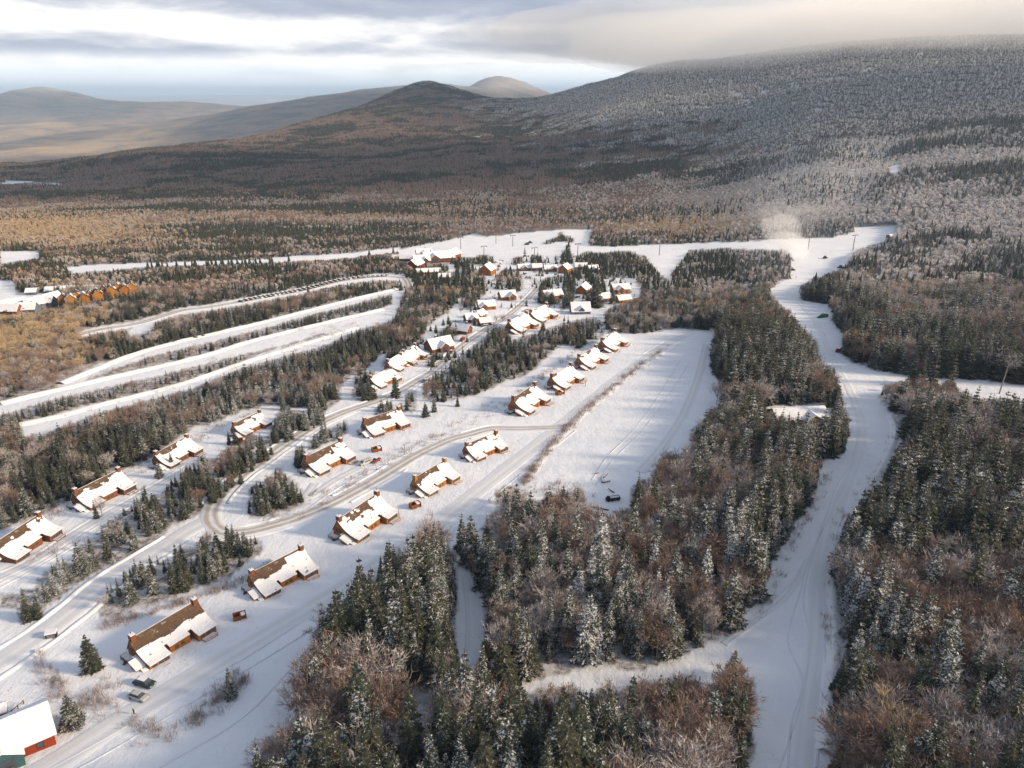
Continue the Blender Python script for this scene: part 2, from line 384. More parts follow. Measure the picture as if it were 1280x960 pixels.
def conifer_mat(name, snow, hue=(.020, .032, .023), tip=(.062, .070, .042)):
    m, nt, b = new_mat(name)
    tc = N(nt, 'ShaderNodeTexCoord'); oi = N(nt, 'ShaderNodeObjectInfo'); geo = N(nt, 'ShaderNodeNewGeometry')
    op = tc.outputs['Object']
    n1 = noise(nt, op, 1.3, 3, .7)
    g = mixc(nt, ramp(nt, n1, [(.35, 0.), (.7, 1.)]), hue, tip)
    g = mixc(nt, mth(nt, 'MULTIPLY', oi.outputs['Random'], .5), g, (.062, .052, .032))
    off = N(nt, 'ShaderNodeVectorMath', operation='ADD'); lk(nt, op, off.inputs[0])
    cx = N(nt, 'ShaderNodeCombineXYZ'); lk(nt, mth(nt, 'MULTIPLY', oi.outputs['Random'], 37.), cx.inputs[0]); lk(nt, cx.outputs[0], off.inputs[1])
    n2 = mth(nt, 'ADD', mth(nt, 'MULTIPLY', noise(nt, off.outputs[0], 4.6, 3, .72), .7), mth(nt, 'MULTIPLY', noise(nt, off.outputs[0], .8, 2, .6), .3))
    t = .585 - .115 * snow
    sep = N(nt, 'ShaderNodeSeparateXYZ'); lk(nt, geo.outputs['Normal'], sep.inputs[0])
    up = ramp(nt, sep.outputs[2], [(.15, 0.), (.55, 1.)])
    sf = mth(nt, 'MULTIPLY', ramp(nt, n2, [(t, 0.), (t + .07, 1.)]), up)
    sf = mth(nt, 'MULTIPLY', sf, .55 + .35 * snow)
    c = mixc(nt, sf, g, (.74, .76, .80))
    lk(nt, c, b.inputs['Base Color']); b.inputs['Roughness'].default_value = .8
    return m
def bare_mat(name, frost, a=(.17, .115, .092), c2=(.42, .30, .24)):
    m, nt, b = new_mat(name)
    tc = N(nt, 'ShaderNodeTexCoord'); oi = N(nt, 'ShaderNodeObjectInfo')
    n1 = noise(nt, tc.outputs['Object'], 2.2, 3, .7)
    g = mixc(nt, ramp(nt, n1, [(.35, 0.), (.7, 1.)]), a, c2)
    g = mixc(nt, mth(nt, 'MULTIPLY', oi.outputs['Random'], .5), g, (.32, .245, .215))
    n2 = noise(nt, tc.outputs['Object'], 1.6, 3, .7)
    t = .66 - .26 * frost
    g = mixc(nt, mth(nt, 'MULTIPLY', ramp(nt, n2, [(t, 0.), (t + .09, 1.)]), .35 + .45 * frost), g, (.70, .68, .68))
    lk(nt, g, b.inputs['Base Color']); b.inputs['Roughness'].default_value = .85
    return m
M_CON = [conifer_mat('spruce_needles_green', .25), conifer_mat('spruce_needles_dusted', .65), conifer_mat('spruce_needles_laden', 1.0), conifer_mat('spruce_needles_hoar', 1.8, (.10, .105, .10), (.22, .22, .21))]
M_BARE = [bare_mat('bare_twigs_brown', .1), bare_mat('bare_twigs_frosted', .8, (.26, .215, .20), (.54, .47, .445)), bare_mat('bare_twigs_sun_gold', .05, (.40, .29, .16), (.74, .58, .36)), bare_mat('bare_twigs_hoar', 1.3, (.42, .38, .365), (.70, .66, .64))]  # third bare set has warm sunlight painted into its twig colour
M_BARK = simple('bark', (.14, .105, .085), .9, .3, 3)
M_BARKL = simple('bark_pale', (.26, .22, .19), .9, .3, 3)

# ------------------------------------------------------------------ tree shapes
def tube(V, F, p0, p1, r0, r1, n=4):
    p0 = np.array(p0, float); p1 = np.array(p1, float); d = p1 - p0; L = np.linalg.norm(d) + 1e-9; d /= L
    a = np.cross(d, (0, 0, 1.) if abs(d[2]) < .9 else (1., 0, 0)); a /= np.linalg.norm(a); c = np.cross(d, a)
    b = len(V)
    for k in range(n):
        t = 2 * math.pi * k / n; V.append(p0 + r0 * (a * math.cos(t) + c * math.sin(t)))
    for k in range(n):
        t = 2 * math.pi * k / n; V.append(p1 + r1 * (a * math.cos(t) + c * math.sin(t)))
    for k in range(n):
        F.append((b + k, b + (k + 1) % n, b + n + (k + 1) % n, b + n + k))
def conifer_parts(h, r, seed, dens=1.0, base=.08, gappy=.0, pw=.85):
    rg = random.Random(seed)
    TV, TF = [], []
    tube(TV, TF, (0, 0, -.4), (0, 0, h * .97), .05 + .014 * h, .02, 6)
    V, F = [], []
    nw = int(h * 2.1 * dens)
    for w in range(nw):
        z = h * (base + (.985 - base) * (w + rg.random() * .6) / nw)
        q = 1 - z / h
        L0 = r * (q ** pw) + .14
        nb = max(5, int(rg.randint(7, 9) * (.65 + .5 * q)))
        ph = rg.random() * 6.28
        if rg.random() < gappy: continue
        for k in range(nb):
            an = ph + 6.283 * k / nb + rg.uniform(-.25, .25)
            L = L0 * rg.uniform(.72, 1.18)
            droop = -.42 - .25 * q + rg.uniform(-.15, .12) if q > .12 else rg.uniform(.2, .7)
            ca, sa = math.cos(an), math.sin(an)
            def P(s, t, dz=0):
                # s along, t sideways
                zz = z + L * (droop * s * .55 + .18 * s * s) + dz
                return (ca * L * s - sa * t, sa * L * s + ca * t, zz)
            wd = .20 * L + .10
            b0 = len(V)
            V += [P(0.02, 0), P(.4, -wd, -.10 * L), P(.45, 0, .03), P(.4, wd, -.10 * L), P(.78, -wd * .72, -.12 * L), P(.8, 0, 0.02), P(.78, wd * .72, -.12 * L), P(1.06, 0, -.02)]
            F += [(b0, b0 + 1, b0 + 2), (b0, b0 + 2, b0 + 3), (b0 + 1, b0 + 4, b0 + 5, b0 + 2), (b0 + 2, b0 + 5, b0 + 6, b0 + 3), (b0 + 4, b0 + 7, b0 + 5), (b0 + 5, b0 + 7, b0 + 6)]
            if L > .5:
                for sd in (-1, 1):
                    for s0 in (.35, .62):
                        b1 = len(V)
                        e = wd * rg.uniform(1.3, 2.1)
                        V += [P(s0, 0, .01), P(s0 + .2, sd * wd * .3, 0), P(s0 + .28, sd * e, -.16 * L)]
                        F.append((b1, b1 + 1, b1 + 2))
    b0 = len(V); V += [(.07, 0, h * .95), (-.05, .06, h * .95), (-.04, -.06, h * .95), (0, 0, h * 1.03)]
    F += [(b0, b0 + 1, b0 + 3), (b0 + 1, b0 + 2, b0 + 3), (b0 + 2, b0, b0 + 3)]
    return (TV, TF), (V, F)
def bare_parts(h, r, seed, ntw=5, sparse=False, w=.045, pw=.5):
    rg = random.Random(seed)
    TV, TF, V, F = [], [], [], []
    def rnd(s): return np.array([rg.gauss(0, s), rg.gauss(0, s), rg.gauss(0, s)])
    th = h * rg.uniform(.3, .42)
    lean = np.array([rg.uniform(-.3, .3), rg.uniform(-.3, .3), 0])
    top = np.array([0, 0, th]) + lean
    tube(TV, TF, (0, 0, -.4), top, .055 + .012 * h, .04 + .008 * h, 6)
    tube(TV, TF, top, top + np.array([rg.uniform(-.4, .4), rg.uniform(-.4, .4), h * .38]), .04 + .008 * h, .03, 5)
    cen = np.array([0, 0, h * .62])
    nl = 9 if not sparse else 7
    for i in range(nl):
        an = 6.283 * i / nl + rg.uniform(-.3, .3)
        z0 = th * rg.uniform(.75, 1.0) + (h * .25 * rg.random() if i % 2 else 0)
        s = np.array([lean[0] * z0 / th, lean[1] * z0 / th, z0])
        out = r * rg.uniform(.55, .85) * (1 if i % 3 else .45)
        e = np.array([math.cos(an) * out, math.sin(an) * out, min(h * .9, z0 + h * rg.uniform(.22, .45))])
        mid = (s + e) * .5 + np.array([0, 0, -.06 * h]) + rnd(.1)
        tube(TV, TF, s, mid, .03 + .006 * h, .022 + .003 * h, 4); tube(TV, TF, mid, e, .022 + .003 * h, .02, 3)
        for j in range(5):
            f = rg.uniform(.25, 1.0)
            s2 = mid + (e - mid) * max(0, f * 2 - 1) if f > .5 else s + (mid - s) * f * 2
            d = (s2 - cen); d[2] = abs(d[2]) * .6 + h * .12; d /= np.linalg.norm(d) + 1e-6
            d = d + rnd(.45); d[2] = abs(d[2]) * .9 + .15; d /= np.linalg.norm(d)
            L2 = r * rg.uniform(.35, .6); e2 = s2 + d * L2
            tube(TV, TF, s2, e2, .028, .012, 3)
            for k in range(4):
                g = rg.uniform(.3, 1.); s3 = s2 + (e2 - s2) * g
                d3 = d + rnd(.5); d3[2] += .15; d3 /= np.linalg.norm(d3)
                L3 = r * rg.uniform(.22, .4); e3 = s3 + d3 * L3
                a = np.cross(d3, rnd(1)); a /= np.linalg.norm(a) + 1e-6; a *= w * .9
                b0 = len(V); V += [s3 - a, s3 + a, e3]; F.append((b0, b0 + 1, b0 + 2))
                for q in range(ntw):
                    s4 = s3 + (e3 - s3) * rg.uniform(.15, 1.); d4 = d3 + rnd(.55); d4[2] += .12; d4 /= np.linalg.norm(d4)
                    L4 = r * rg.uniform(.16, .34)
                    a = np.cross(d4, rnd(1)); a /= np.linalg.norm(a) + 1e-6; a *= w * rg.uniform(.6, 1.3)
                    b0 = len(V); V += [s4 - a, s4 + a, s4 + d4 * L4]; F.append((b0, b0 + 1, b0 + 2))
    for k in range(420 if not sparse else 120):
        a = rg.random() * 6.283; el = math.asin(rg.uniform(-.12, 1.0))
        d = np.array([math.cos(a) * math.cos(el), math.sin(a) * math.cos(el), math.sin(el)])
        q = rg.uniform(.62, .93) * (1 + .13 * math.sin(3 * a + seed) + .1 * math.sin(5 * el + seed))
        p = np.array([0, 0, h * .56]) + d * np.array([r, r, h * .40]) * q
        d4 = d + rnd(.42); d4[2] += .25; d4 /= np.linalg.norm(d4); L4 = r * rg.uniform(.16, .32)
        c = np.cross(d4, rnd(1)); c /= np.linalg.norm(c) + 1e-6; c *= w * rg.uniform(.6, 1.25)
        b0 = len(V); V += [p - c, p + c, p + d4 * L4]; F.append((b0, b0 + 1, b0 + 2))
    return (TV, TF), (V, F)
def lod_conifer(h, r, seed, V, F, MI, o=(0, 0, 0), mi=0, tiers=4, n=6):
    rg = random.Random(seed)
    for t in range(tiers):
        z0 = h * (.06 + .84 * t / tiers); z1 = min(h, z0 + h * 1.25 / tiers + h * .12)
        rr = r * (1 - t / tiers) ** .9 * rg.uniform(.85, 1.15) + .12
        ph = rg.random() * 6
        b = len(V); V.append((o[0], o[1], o[2] + z1))
        for k in range(2 * n):
            a = ph + 3.1416 * k / n; q = rr * (rg.uniform(.9, 1.25) if k % 2 == 0 else rg.uniform(.45, .65))
            V.append((o[0] + q * math.cos(a), o[1] + q * math.sin(a), o[2] + z0 - (.06 * h if k % 2 == 0 else 0)))
        for k in range(2 * n):
            F.append((b, b + 1 + k, b + 1 + (k + 1) % (2 * n))); MI.append(mi)
def lod_bare(h, r, seed, V, F, MI, o=(0, 0, 0), mi=0, n=60, w=.22):
    rg = random.Random(seed)
    for k in range(n):
        a = rg.random() * 6.283; el = rg.uniform(-.1, 1.5); rr = r * (.25 + .7 * rg.random() ** .6)
        d = np.array([math.cos(a) * math.cos(el), math.sin(a) * math.cos(el), math.sin(el)])
        p = np.array([0, 0, h * .52]) + d * np.array([rr, rr, h * .36]) * rg.uniform(.5, 1)
        d2 = d + np.array([rg.gauss(0, .4), rg.gauss(0, .4), abs(rg.gauss(0, .5)) + .25]); d2 /= np.linalg.norm(d2)
        L = r * rg.uniform(.3, .6); c = np.cross(d2, (rg.gauss(0, 1), rg.gauss(0, 1), rg.gauss(0, 1))); c /= np.linalg.norm(c) + 1e-6; c *= w * rg.uniform(.6, 1.3)
        b = len(V); p = p + np.array(o)
        V += [p - c, p + c, p + d2 * L]; F.append((b, b + 1, b + 2)); MI.append(mi)
    b = len(V); q = .12
    V += [(o[0] - q, o[1], o[2] - .3), (o[0] + q, o[1], o[2] - .3), (o[0], o[1], o[2] + h * .75)]; F.append((b, b + 1, b + 2)); MI.append(mi + 1 if False else mi)

PROTO = bpy.data.collections.new('tree_shapes')       # never linked: only feeds the instancers
# near prototypes: (trunk, crown) pairs; height ~10 m
CON_SHAPES = [(10.5, 2.1, 1, .8, .06, .0, .85), (10.0, 1.85, 2, .85, .05, .05, .8), (10.2, 1.6, 3, .8, .08, .12, .95), (9.8, 2.45, 4, .8, .04, .0, .72), (10.0, 2.0, 5, .8, .12, .1, 1.0)]
BARE_SHAPES = [(9.5, 3.7, 11), (10.0, 3.2, 12), (9.0, 4.0, 13), (10.3, 2.8, 14)]
NEAR = {}        # key -> (trunk mesh, crown mesh)
IDX = {}
_protos = []
for i, s in enumerate(CON_SHAPES):
    (tv, tf), (cv, cf) = conifer_parts(*s)
    tm = mesh_obj('trunk', tv, tf, M_BARK, coll=PROTO); tmesh = tm.data; bpy.data.objects.remove(tm)
    for L in range(3):
        cm = mesh_obj('crown', cv, cf, M_CON[L], coll=PROTO); cmesh = cm.data; bpy.data.objects.remove(cm)
        NEAR[('c', L, i)] = (tmesh, cmesh)
        # joined for instancing
        V = list(tv) + list(cv); F = list(tf) + [tuple(k + len(tv) for k in f) for f in cf]
        MI = [1] * len(tf) + [0] * len(cf)
        nm = 'a_spruce_%02d' % (len(_protos)); IDX[('c', L, i)] = len(_protos); _protos.append(nm)
        mesh_obj(nm, V, F, [M_CON[L], M_BARK], mi=MI, coll=PROTO)
for i, s in enumerate(BARE_SHAPES):
    (tv, tf), (cv, cf) = bare_parts(*s)
    tm = mesh_obj('trunk', tv, tf, M_BARKL, coll=PROTO); tmesh = tm.data; bpy.data.objects.remove(tm)
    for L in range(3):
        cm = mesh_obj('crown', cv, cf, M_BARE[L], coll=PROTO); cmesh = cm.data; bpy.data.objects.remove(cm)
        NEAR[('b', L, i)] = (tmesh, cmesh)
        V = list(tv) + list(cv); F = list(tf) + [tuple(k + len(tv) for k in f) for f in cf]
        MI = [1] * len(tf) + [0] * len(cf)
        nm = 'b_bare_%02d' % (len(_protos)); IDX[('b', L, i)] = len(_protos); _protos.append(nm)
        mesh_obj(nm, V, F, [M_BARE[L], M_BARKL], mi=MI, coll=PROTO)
for i in range(3):
    for L in range(4):
        V, F, MI = [], [], []; lod_conifer(10, 1.9, 50 + i, V, F, MI)
        nm = 'c_sprucefar_%02d' % len(_protos); IDX[('lc', L, i)] = len(_protos); _protos.append(nm)
        mesh_obj(nm, V, F, M_CON[L], coll=PROTO)
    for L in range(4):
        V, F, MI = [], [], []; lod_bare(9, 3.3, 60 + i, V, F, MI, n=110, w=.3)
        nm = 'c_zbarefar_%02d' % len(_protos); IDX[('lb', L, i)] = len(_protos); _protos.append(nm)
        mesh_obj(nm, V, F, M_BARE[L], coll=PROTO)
# far wood patches 46 m wide: 0 brown mix, 1 spruce mix, 2 frosted mix, two of each
for kind in range(3):
    for i in range(2):
        rg = random.Random(900 + kind * 10 + i)
        V, F, MI = [], [], []
        for gx in range(9):
            for gy in range(9):
                ox = (gx - 4 + rg.uniform(-.6, .6)) * 5.8; oy = (gy - 4 + rg.uniform(-.6, .6)) * 5.8
                if ox * ox + oy * oy > 27 ** 2: continue
                pc = (.16, .85, .45)[kind]
                if rg.random() < pc: lod_conifer(rg.uniform(8, 14), rg.uniform(1.7, 2.4), rg.random(), V, F, MI, (ox, oy, 0), (0, 0, 2)[kind], 2, 5)
                else: lod_bare(rg.uniform(7, 11), 3.2, rg.random(), V, F, MI, (ox, oy, 0), (1, 1, 3)[kind], 18, .55)
        nm = 'd_patch_%02d' % len(_protos); IDX[('p', kind, i)] = len(_protos); _protos.append(nm)
        mesh_obj(nm, V, F, [M_CON[0], M_BARE[0], M_CON[3], M_BARE[3]], mi=MI, coll=PROTO)
_order = sorted(_protos); REMAP = np.array([_order.index(n) for n in _protos])
print('protos', time.time() - T0)

def scatter_group(name='scatter'):
    ng = bpy.data.node_groups.new(name, 'GeometryNodeTree')
    ng.interface.new_socket('Geometry', in_out='INPUT', socket_type='NodeSocketGeometry')
    ng.interface.new_socket('Geometry', in_out='OUTPUT', socket_type='NodeSocketGeometry')
    gi = ng.nodes.new('NodeGroupInput'); go = ng.nodes.new('NodeGroupOutput')
    ci = ng.nodes.new('GeometryNodeCollectionInfo'); ci.inputs['Collection'].default_value = PROTO
    ci.inputs['Separate Children'].default_value = True; ci.inputs['Reset Children'].default_value = True
    ip = ng.nodes.new('GeometryNodeInstanceOnPoints'); ip.inputs['Pick Instance'].default_value = True
    def na(nm, ty):
        n = ng.nodes.new('GeometryNodeInputNamedAttribute'); n.data_type = ty; n.inputs[0].default_value = nm; return n.outputs[0]
    ng.links.new(gi.outputs[0], ip.inputs['Points']); ng.links.new(ci.outputs[0], ip.inputs['Instance'])
    ng.links.new(na('idx', 'INT'), ip.inputs['Instance Index']); ng.links.new(na('rot', 'FLOAT_VECTOR'), ip.inputs['Rotation'])
    ng.links.new(na('sc', 'FLOAT_VECTOR'), ip.inputs['Scale'])
    ng.links.new(ip.outputs[0], go.inputs[0])
    return ng
NG = scatter_group()
def scatter_obj(name, P, idx, rz, sc, label, cat):
    me = bpy.data.meshes.new(name); me.vertices.add(len(P)); me.vertices.foreach_set('co', np.asarray(P, np.float32).ravel())
    a = me.attributes.new('idx', 'INT', 'POINT'); a.data.foreach_set('value', REMAP[np.asarray(idx)].astype(np.int32))
    rz = np.asarray(rz, np.float32); rz = np.stack([rz * 0, rz * 0, rz], -1) if rz.ndim == 1 else rz
    a = me.attributes.new('rot', 'FLOAT_VECTOR', 'POINT'); a.data.foreach_set('vector', rz.ravel())
    a = me.attributes.new('sc', 'FLOAT_VECTOR', 'POINT'); a.data.foreach_set('vector', np.asarray(sc, np.float32).ravel())
    o = bpy.data.objects.new(name, me); C.objects.link(o)
    md = o.modifiers.new('scatter', 'NODES'); md.node_group = NG
    tag(o, label, cat, kind='stuff')
    return o
# ------------------------------------------------------------------ planting
EXCL = []      # (x, y, radius) kept free for buildings etc. -- filled by the building code
TREES = []     # dict rows of single trees
def blocked(x, y):
    m = np.zeros(len(x), bool)
    for ex, ey, er in EXCL: m |= (x - ex) ** 2 + (y - ey) ** 2 < er * er
    return m
def reg(px, py, cx, cy, rx, ry):  # soft elliptical region weight
    return np.exp(-((px - cx) / rx) ** 2 - ((py - cy) / ry) ** 2)
def con_prob(px, py, X, Y):
    n = fbm(X / 38, Y / 38, 5, 3); nb = fbm(X / 260, Y / 90, 15, 3)
    p = .60 + (n - .5) * 2.5
    # photo zones
    p = np.maximum(p, .25) + .35 * in_strip(px, py)
    p = np.where(py < 300, .30 + (nb - .5) * 3.6, p)
    p += .55 * reg(px, py, 560, 268, 260, 16) * 1.0        # dark spruce band under the far slope
    p += .5 * reg(px, py, 900, 215, 160, 22) + .3 * reg(px, py, 450, 285, 250, 12)
    p -= 1.2 * reg(px, py, 60, 288, 140, 22) + .8 * reg(px, py, 40, 430, 110, 45) 
    p -= .45 * reg(px, py, 840, 283, 90, 14)
    p -= .35 * reg(px, py, 1150, 270, 160, 30)
    p += .35 * reg(px, py, 480, 430, 120, 40) + .25 * reg(px, py, 620, 455, 70, 30) + .25 * reg(px, py, 1180, 440, 120, 22)
    p += .35 * reg(px, py, 130, 560, 180, 30) + .2 * reg(px, py, 960, 470, 60, 60)
    p -= .42 * reg(px, py, 880, 385, 60, 14) + .42 * reg(px, py, 1170, 345, 170, 50) + .25 * reg(px, py, 640, 930, 90, 40) + .25 * reg(px, py, 430, 900, 80, 60)
    p -= .15 * reg(px, py, 700, 740, 70, 40) + .35 * reg(px, py, 860, 690, 60, 60) + .15 * reg(px, py, 1180, 850, 60, 120)
    p += .3 * reg(px, py, 520, 780, 60, 50) + .3 * reg(px, py, 790, 770, 60, 50) + .25 * reg(px, py, 1060, 730, 40, 80)
    p -= .6 * reg(px, py, 640, 935, 60, 22) + .3 * reg(px, py, 420, 900, 50, 40)
    return np.clip(p, .03, .97)
def snow_level(px, py, X, Y, r):
    s = .9 + (fbm(X / 60, Y / 60, 8, 2) - .5) * 2.0 + .9 * reg(px, py, 850, 900, 130, 60) + .5 * reg(px, py, 760, 790, 140, 60) + 1.0 * reg(px, py, 1090, 365, 70, 18) + .8 * reg(px, py, 1000, 300, 250, 20)
    s += .4 * reg(px, py, 1050, 700, 60, 200) - 1.0 * reg(px, py, 200, 380, 250, 60) - .8 * reg(px, py, 540, 375, 60, 40) - .5 * reg(px, py, 930, 440, 60, 60)
    s += (r - .5) * 1.5
    return np.clip(np.floor(s), 0, 2).astype(int)
def grid(Y0, Y1, sp, umax=.92, ulo=None):
    ys = np.arange(Y0, Y1, sp); xs = np.arange(-umax * Y1, umax * Y1, sp)
    X, Y = np.meshgrid(xs, ys); X = X.ravel() + RNG.uniform(-.5, .5, X.size) * sp; Y = Y.ravel() + RNG.uniform(-.5, .5, Y.size) * sp
    k = np.abs(X) < umax * Y + 25
    return X[k], Y[k]
_VIL = np.zeros((MH, MW), bool); fill(_VIL, [(470, 460), (540, 405), (580, 370), (590, 335), (640, 325), (720, 322), (790, 345), (800, 368), (750, 392), (650, 425), (600, 432), (520, 478)])
_ST = np.zeros((MH, MW), bool)
for _p in STR: fill(_ST, _p)
fill(_ST, [(80, 490), (500, 360), (500, 400), (80, 535)])
def in_strip(px, py):
    return _ST[np.clip(np.asarray(py).astype(int), 0, MH - 1), np.clip((np.asarray(px) + MX).astype(int), 0, MW - 1)].astype(float)
def plant(Y0, Y1, sp, lod):
    X, Y = grid(Y0, Y1, sp, .80)
    Z = terrain(X, Y)
    px, py, d = w2px(X, Y, Z)
    k = (px > -140) & (px < 1500) & (py < 1140)
    X, Y, Z, px, py, d = (a[k] for a in (X, Y, Z, px, py, d))
    con = RNG.random(len(X)) < con_prob(px, py, X, Y)
    if lod == 0:      # hardwood crowns are wide: fewer stems
        k = con | (RNG.random(len(X)) < .55)
        X, Y, Z, px, py, d, con = (a[k] for a in (X, Y, Z, px, py, d, con))
    big = .75 + .5 * fbm(X / 45, Y / 45, 61, 2)
    h = np.where(con, RNG.uniform(7.0, 14.5, len(X)), RNG.uniform(7.5, 12.0, len(X))) * big
    h = np.where(con & (RNG.random(len(X)) < .25), h * .6, h)
    # old wood right of the chalets is taller than the young strips between the roads
    old = sst(-20, 60, X - (-130 + (Y - 100) * .62) * 1.0) 
    h *= .78 + np.where(con, .80, .50) * old
    h *= 1 - .15 * sst(300, 700, Y)
    # keep the visible outline of every clearing: whole silhouette has to be outside it
    ok = np.zeros(len(X), bool); hh = h.copy(); tip = RNG.random(len(X)) < .6
    for t in range(4):
        def bad(hq):
            m = np.zeros(len(X), bool)
            cr = np.where(con, .2, .34) * hq
            for f, sx in ((0, -.5), (0, .5), (.03, 0), (.3, -.75), (.3, .75), (.52, -.6), (.52, .6), (.7, 0), (.93, 0)):
                if f > .8: 
                    a, b, _ = w2px(X, Y, Z + f * hq); m |= is_open(a, b) & tip; continue
                if lod >= 1 and sx != 0: continue
                a, b, _ = w2px(X + sx * cr, Y, Z + f * hq)
                m |= is_open(a, b)
            return m
        b = bad(hh)
        new = (~b) & (~ok); ok |= new
        hh = np.where(ok, hh, hh * .68)
    ok &= hh > 2.2
    vil = _VIL[np.clip(py.astype(int), 0, MH - 1), np.clip((px + MX).astype(int), 0, MW - 1)] & (RNG.random(len(X)) < (.085 if lod == 0 else .16))
    hh = np.where(vil & ~ok, np.minimum(h, 9) * .8, hh); ok |= vil
    ok &= ~blocked(X, Y)
    thin = RNG.random(len(X))
    dn = fbm(X / 14, Y / 14, 91, 3)
    instrip = in_strip(px, py)
    ok &= thin > .05 + instrip * np.clip((dn - .42) * 1.7, .04, .6)
    out = [a[ok] for a in (X, Y, Z, px, py, d, con, hh)]
    return out
from mathutils import Vector, Quaternion
def tilt(X, Y):
    e = 8.0; zx = (terrain(X + e, Y) - terrain(X - e, Y)) / (2 * e); zy = (terrain(X, Y + e) - terrain(X, Y - e)) / (2 * e)
    out = []
    for a, b in zip(zx, zy):
        q = Vector((0, 0, 1)).rotation_difference(Vector((-a, -b, 1)).normalized()) @ Quaternion((0, 0, 1), random.random() * 6.283)
        out.append(tuple(q.to_euler()))
    return np.array(out)
def build_forest():
    rows = []
    for (Y0, Y1, sp, lod) in ((60, 330, 3.0, 0), (330, 620, 3.4, 0), (620, 1100, 4.3, 1), (1100, 1650, 5.4, 1)):
        X, Y, Z, px, py, d, con, h = plant(Y0, Y1, sp, lod)
        r = RNG.random(len(X)); lv = snow_level(px, py, X, Y, r)
        fr = frost_map(X, Y, Z); lvb = ((fr * 1.5 + .46 + (fbm(X / 50, Y / 50, 71, 2) - .5)) > RNG.random(len(X)) * .8 + .1).astype(int)
        lv = np.where(fr > .5, 2, lv)
        sun_gold = sun_gold_map(px, py, X, Y)
        lvb = np.where(RNG.random(len(X)) < sun_gold * (1 - .8 * fr), 2, lvb)  # hardwoods inside the painted sun patches take the sun-coloured twigs
        if lod == 1:
            lv = np.where((RNG.random(len(X)) < .6 * (X > 80)) & (lv < 3), np.minimum(lv + 1, 3), lv)
            hoar = RNG.random(len(X)) < np.maximum((fr - .35) * 1.3, .12 * (X > 100)); lv = np.where(hoar, 3, lv); lvb = np.where(hoar, 3, lvb)
        rows.append((X, Y, Z, px, py, d, con, h, lv, lvb, np.full(len(X), lod)))
    X, Y, Z, px, py, d, con, h, lv, lvb, lod = (np.concatenate([r[i] for r in rows]) for i in range(11))
    n = len(X); shp = RNG.integers(0, 60, n); rz = RNG.uniform(0, 6.283, n)
    wsc = RNG.uniform(.82, 1.2, n)
    size = h * FPX / d
    inframe = (px > 2) & (px < 1278) & (py < 972) & (py - size * .8 > 0)
    single = np.zeros(n, bool)
    for kk in (True, False):
        c = np.where((con == kk) & inframe & (lod == 0))[0]
        c = c[np.argsort(-size[c])]
        nk = 258 if kk else 290
        single[c[:nk]] = True
    idx = np.zeros(n, int)
    for i in range(n):
        if con[i]: idx[i] = IDX[('c', lv[i], shp[i] % 5)] if lod[i] == 0 else IDX[('lc', lv[i], shp[i] % 3)]
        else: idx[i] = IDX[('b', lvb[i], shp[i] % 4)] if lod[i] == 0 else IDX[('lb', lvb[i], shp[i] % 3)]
    sc = np.stack([h / 10 * wsc, h / 10 * wsc, h / 10], -1)
    P = np.stack([X, Y, Z], -1)
    for kk, nm, lab, cat in ((True, 'spruce_forest', 'dense snow dusted spruce forest covering the land round the resort', 'forest'),
                             (False, 'bare_forest', 'brown leafless hardwood forest mixed among the spruces', 'forest')):
        m = (con == kk) & (~single)
        scatter_obj(nm, P[m], idx[m], rz[m], sc[m], lab, cat)
        print(nm, m.sum())
    for i in np.where(single)[0]:
        TREES.append(dict(kind='c' if con[i] else 'b', L=int(lv[i] if con[i] else lvb[i]), s=int(shp[i] % (5 if con[i] else 4)), x=X[i], y=Y[i], z=Z[i], px=px[i], py=py[i], h=h[i], w=wsc[i], rz=rz[i], size=size[i]))
    # far patches
    X, Y = grid(1620, 5600, 41, .86)
    Z = terrain(X, Y); px, py, d = w2px(X, Y, Z)
    k = (px > -60) & (px < 1360) & ~is_open(px, py)
    X, Y, Z, px, py = (a[k] for a in (X, Y, Z, px, py))
    cp = con_prob(px, py, X, Y); fr = frost_map(X, Y, Z)
    kind = (RNG.random(len(X)) < cp).astype(int); kind[RNG.random(len(X)) < fr * 1.6 - .1] = 2
    ii = RNG.integers(0, 2, len(X)); idx = [IDX[('p', int(a), int(b))] for a, b in zip(kind, ii)]
    s = RNG.uniform(.95, 1.15, len(X))
    scatter_obj('distant_forest', np.stack([X, Y, Z], -1), idx, tilt(X, Y), np.stack([s, s, RNG.uniform(.8, 1.1, len(X))], -1), 'distant mixed forest covering the far slopes and mountain side', 'forest')
    print('patches', len(X), time.time() - T0)
# ------------------------------------------------------------------ materials for built things
def wood_mat(name, c1, c2):
    m, nt, b = new_mat(name)
    tc = N(nt, 'ShaderNodeTexCoord'); o = tc.outputs['Object']
    n = noise(nt, mapping(nt, o, (.8, .8, 7)), 1.2, 4, .65)
    wv = N(nt, 'ShaderNodeTexWave', wave_type='BANDS', bands_direction='Z'); wv.inputs['Scale'].default_value = 1.1; wv.inputs['Distortion'].default_value = .3; lk(nt, o, wv.inputs[0])
    oi = N(nt, 'ShaderNodeObjectInfo')
    c = mixc(nt, ramp(nt, n, [(.3, 0.), (.7, 1.)]), c1, c2)
    c = mixc(nt, mth(nt, 'MULTIPLY', ramp(nt, wv.outputs[0], [(.0, 1.), (.16, 0.)]), .55), c, tuple(x * .4 for x in c1))
    lk(nt, c, b.inputs['Base Color']); b.inputs['Roughness'].default_value = .7
    bump(nt, b, wv.outputs[0], .3, .03)
    return m
M_WOOD = wood_mat('stained_cedar', (.24, .088, .018), (.38, .150, .030))
M_WOODD = wood_mat('dark_cedar', (.14, .052, .025), (.23, .086, .038))
M_WOODY = wood_mat('golden_cedar', (.30, .135, .028), (.44, .20, .045))
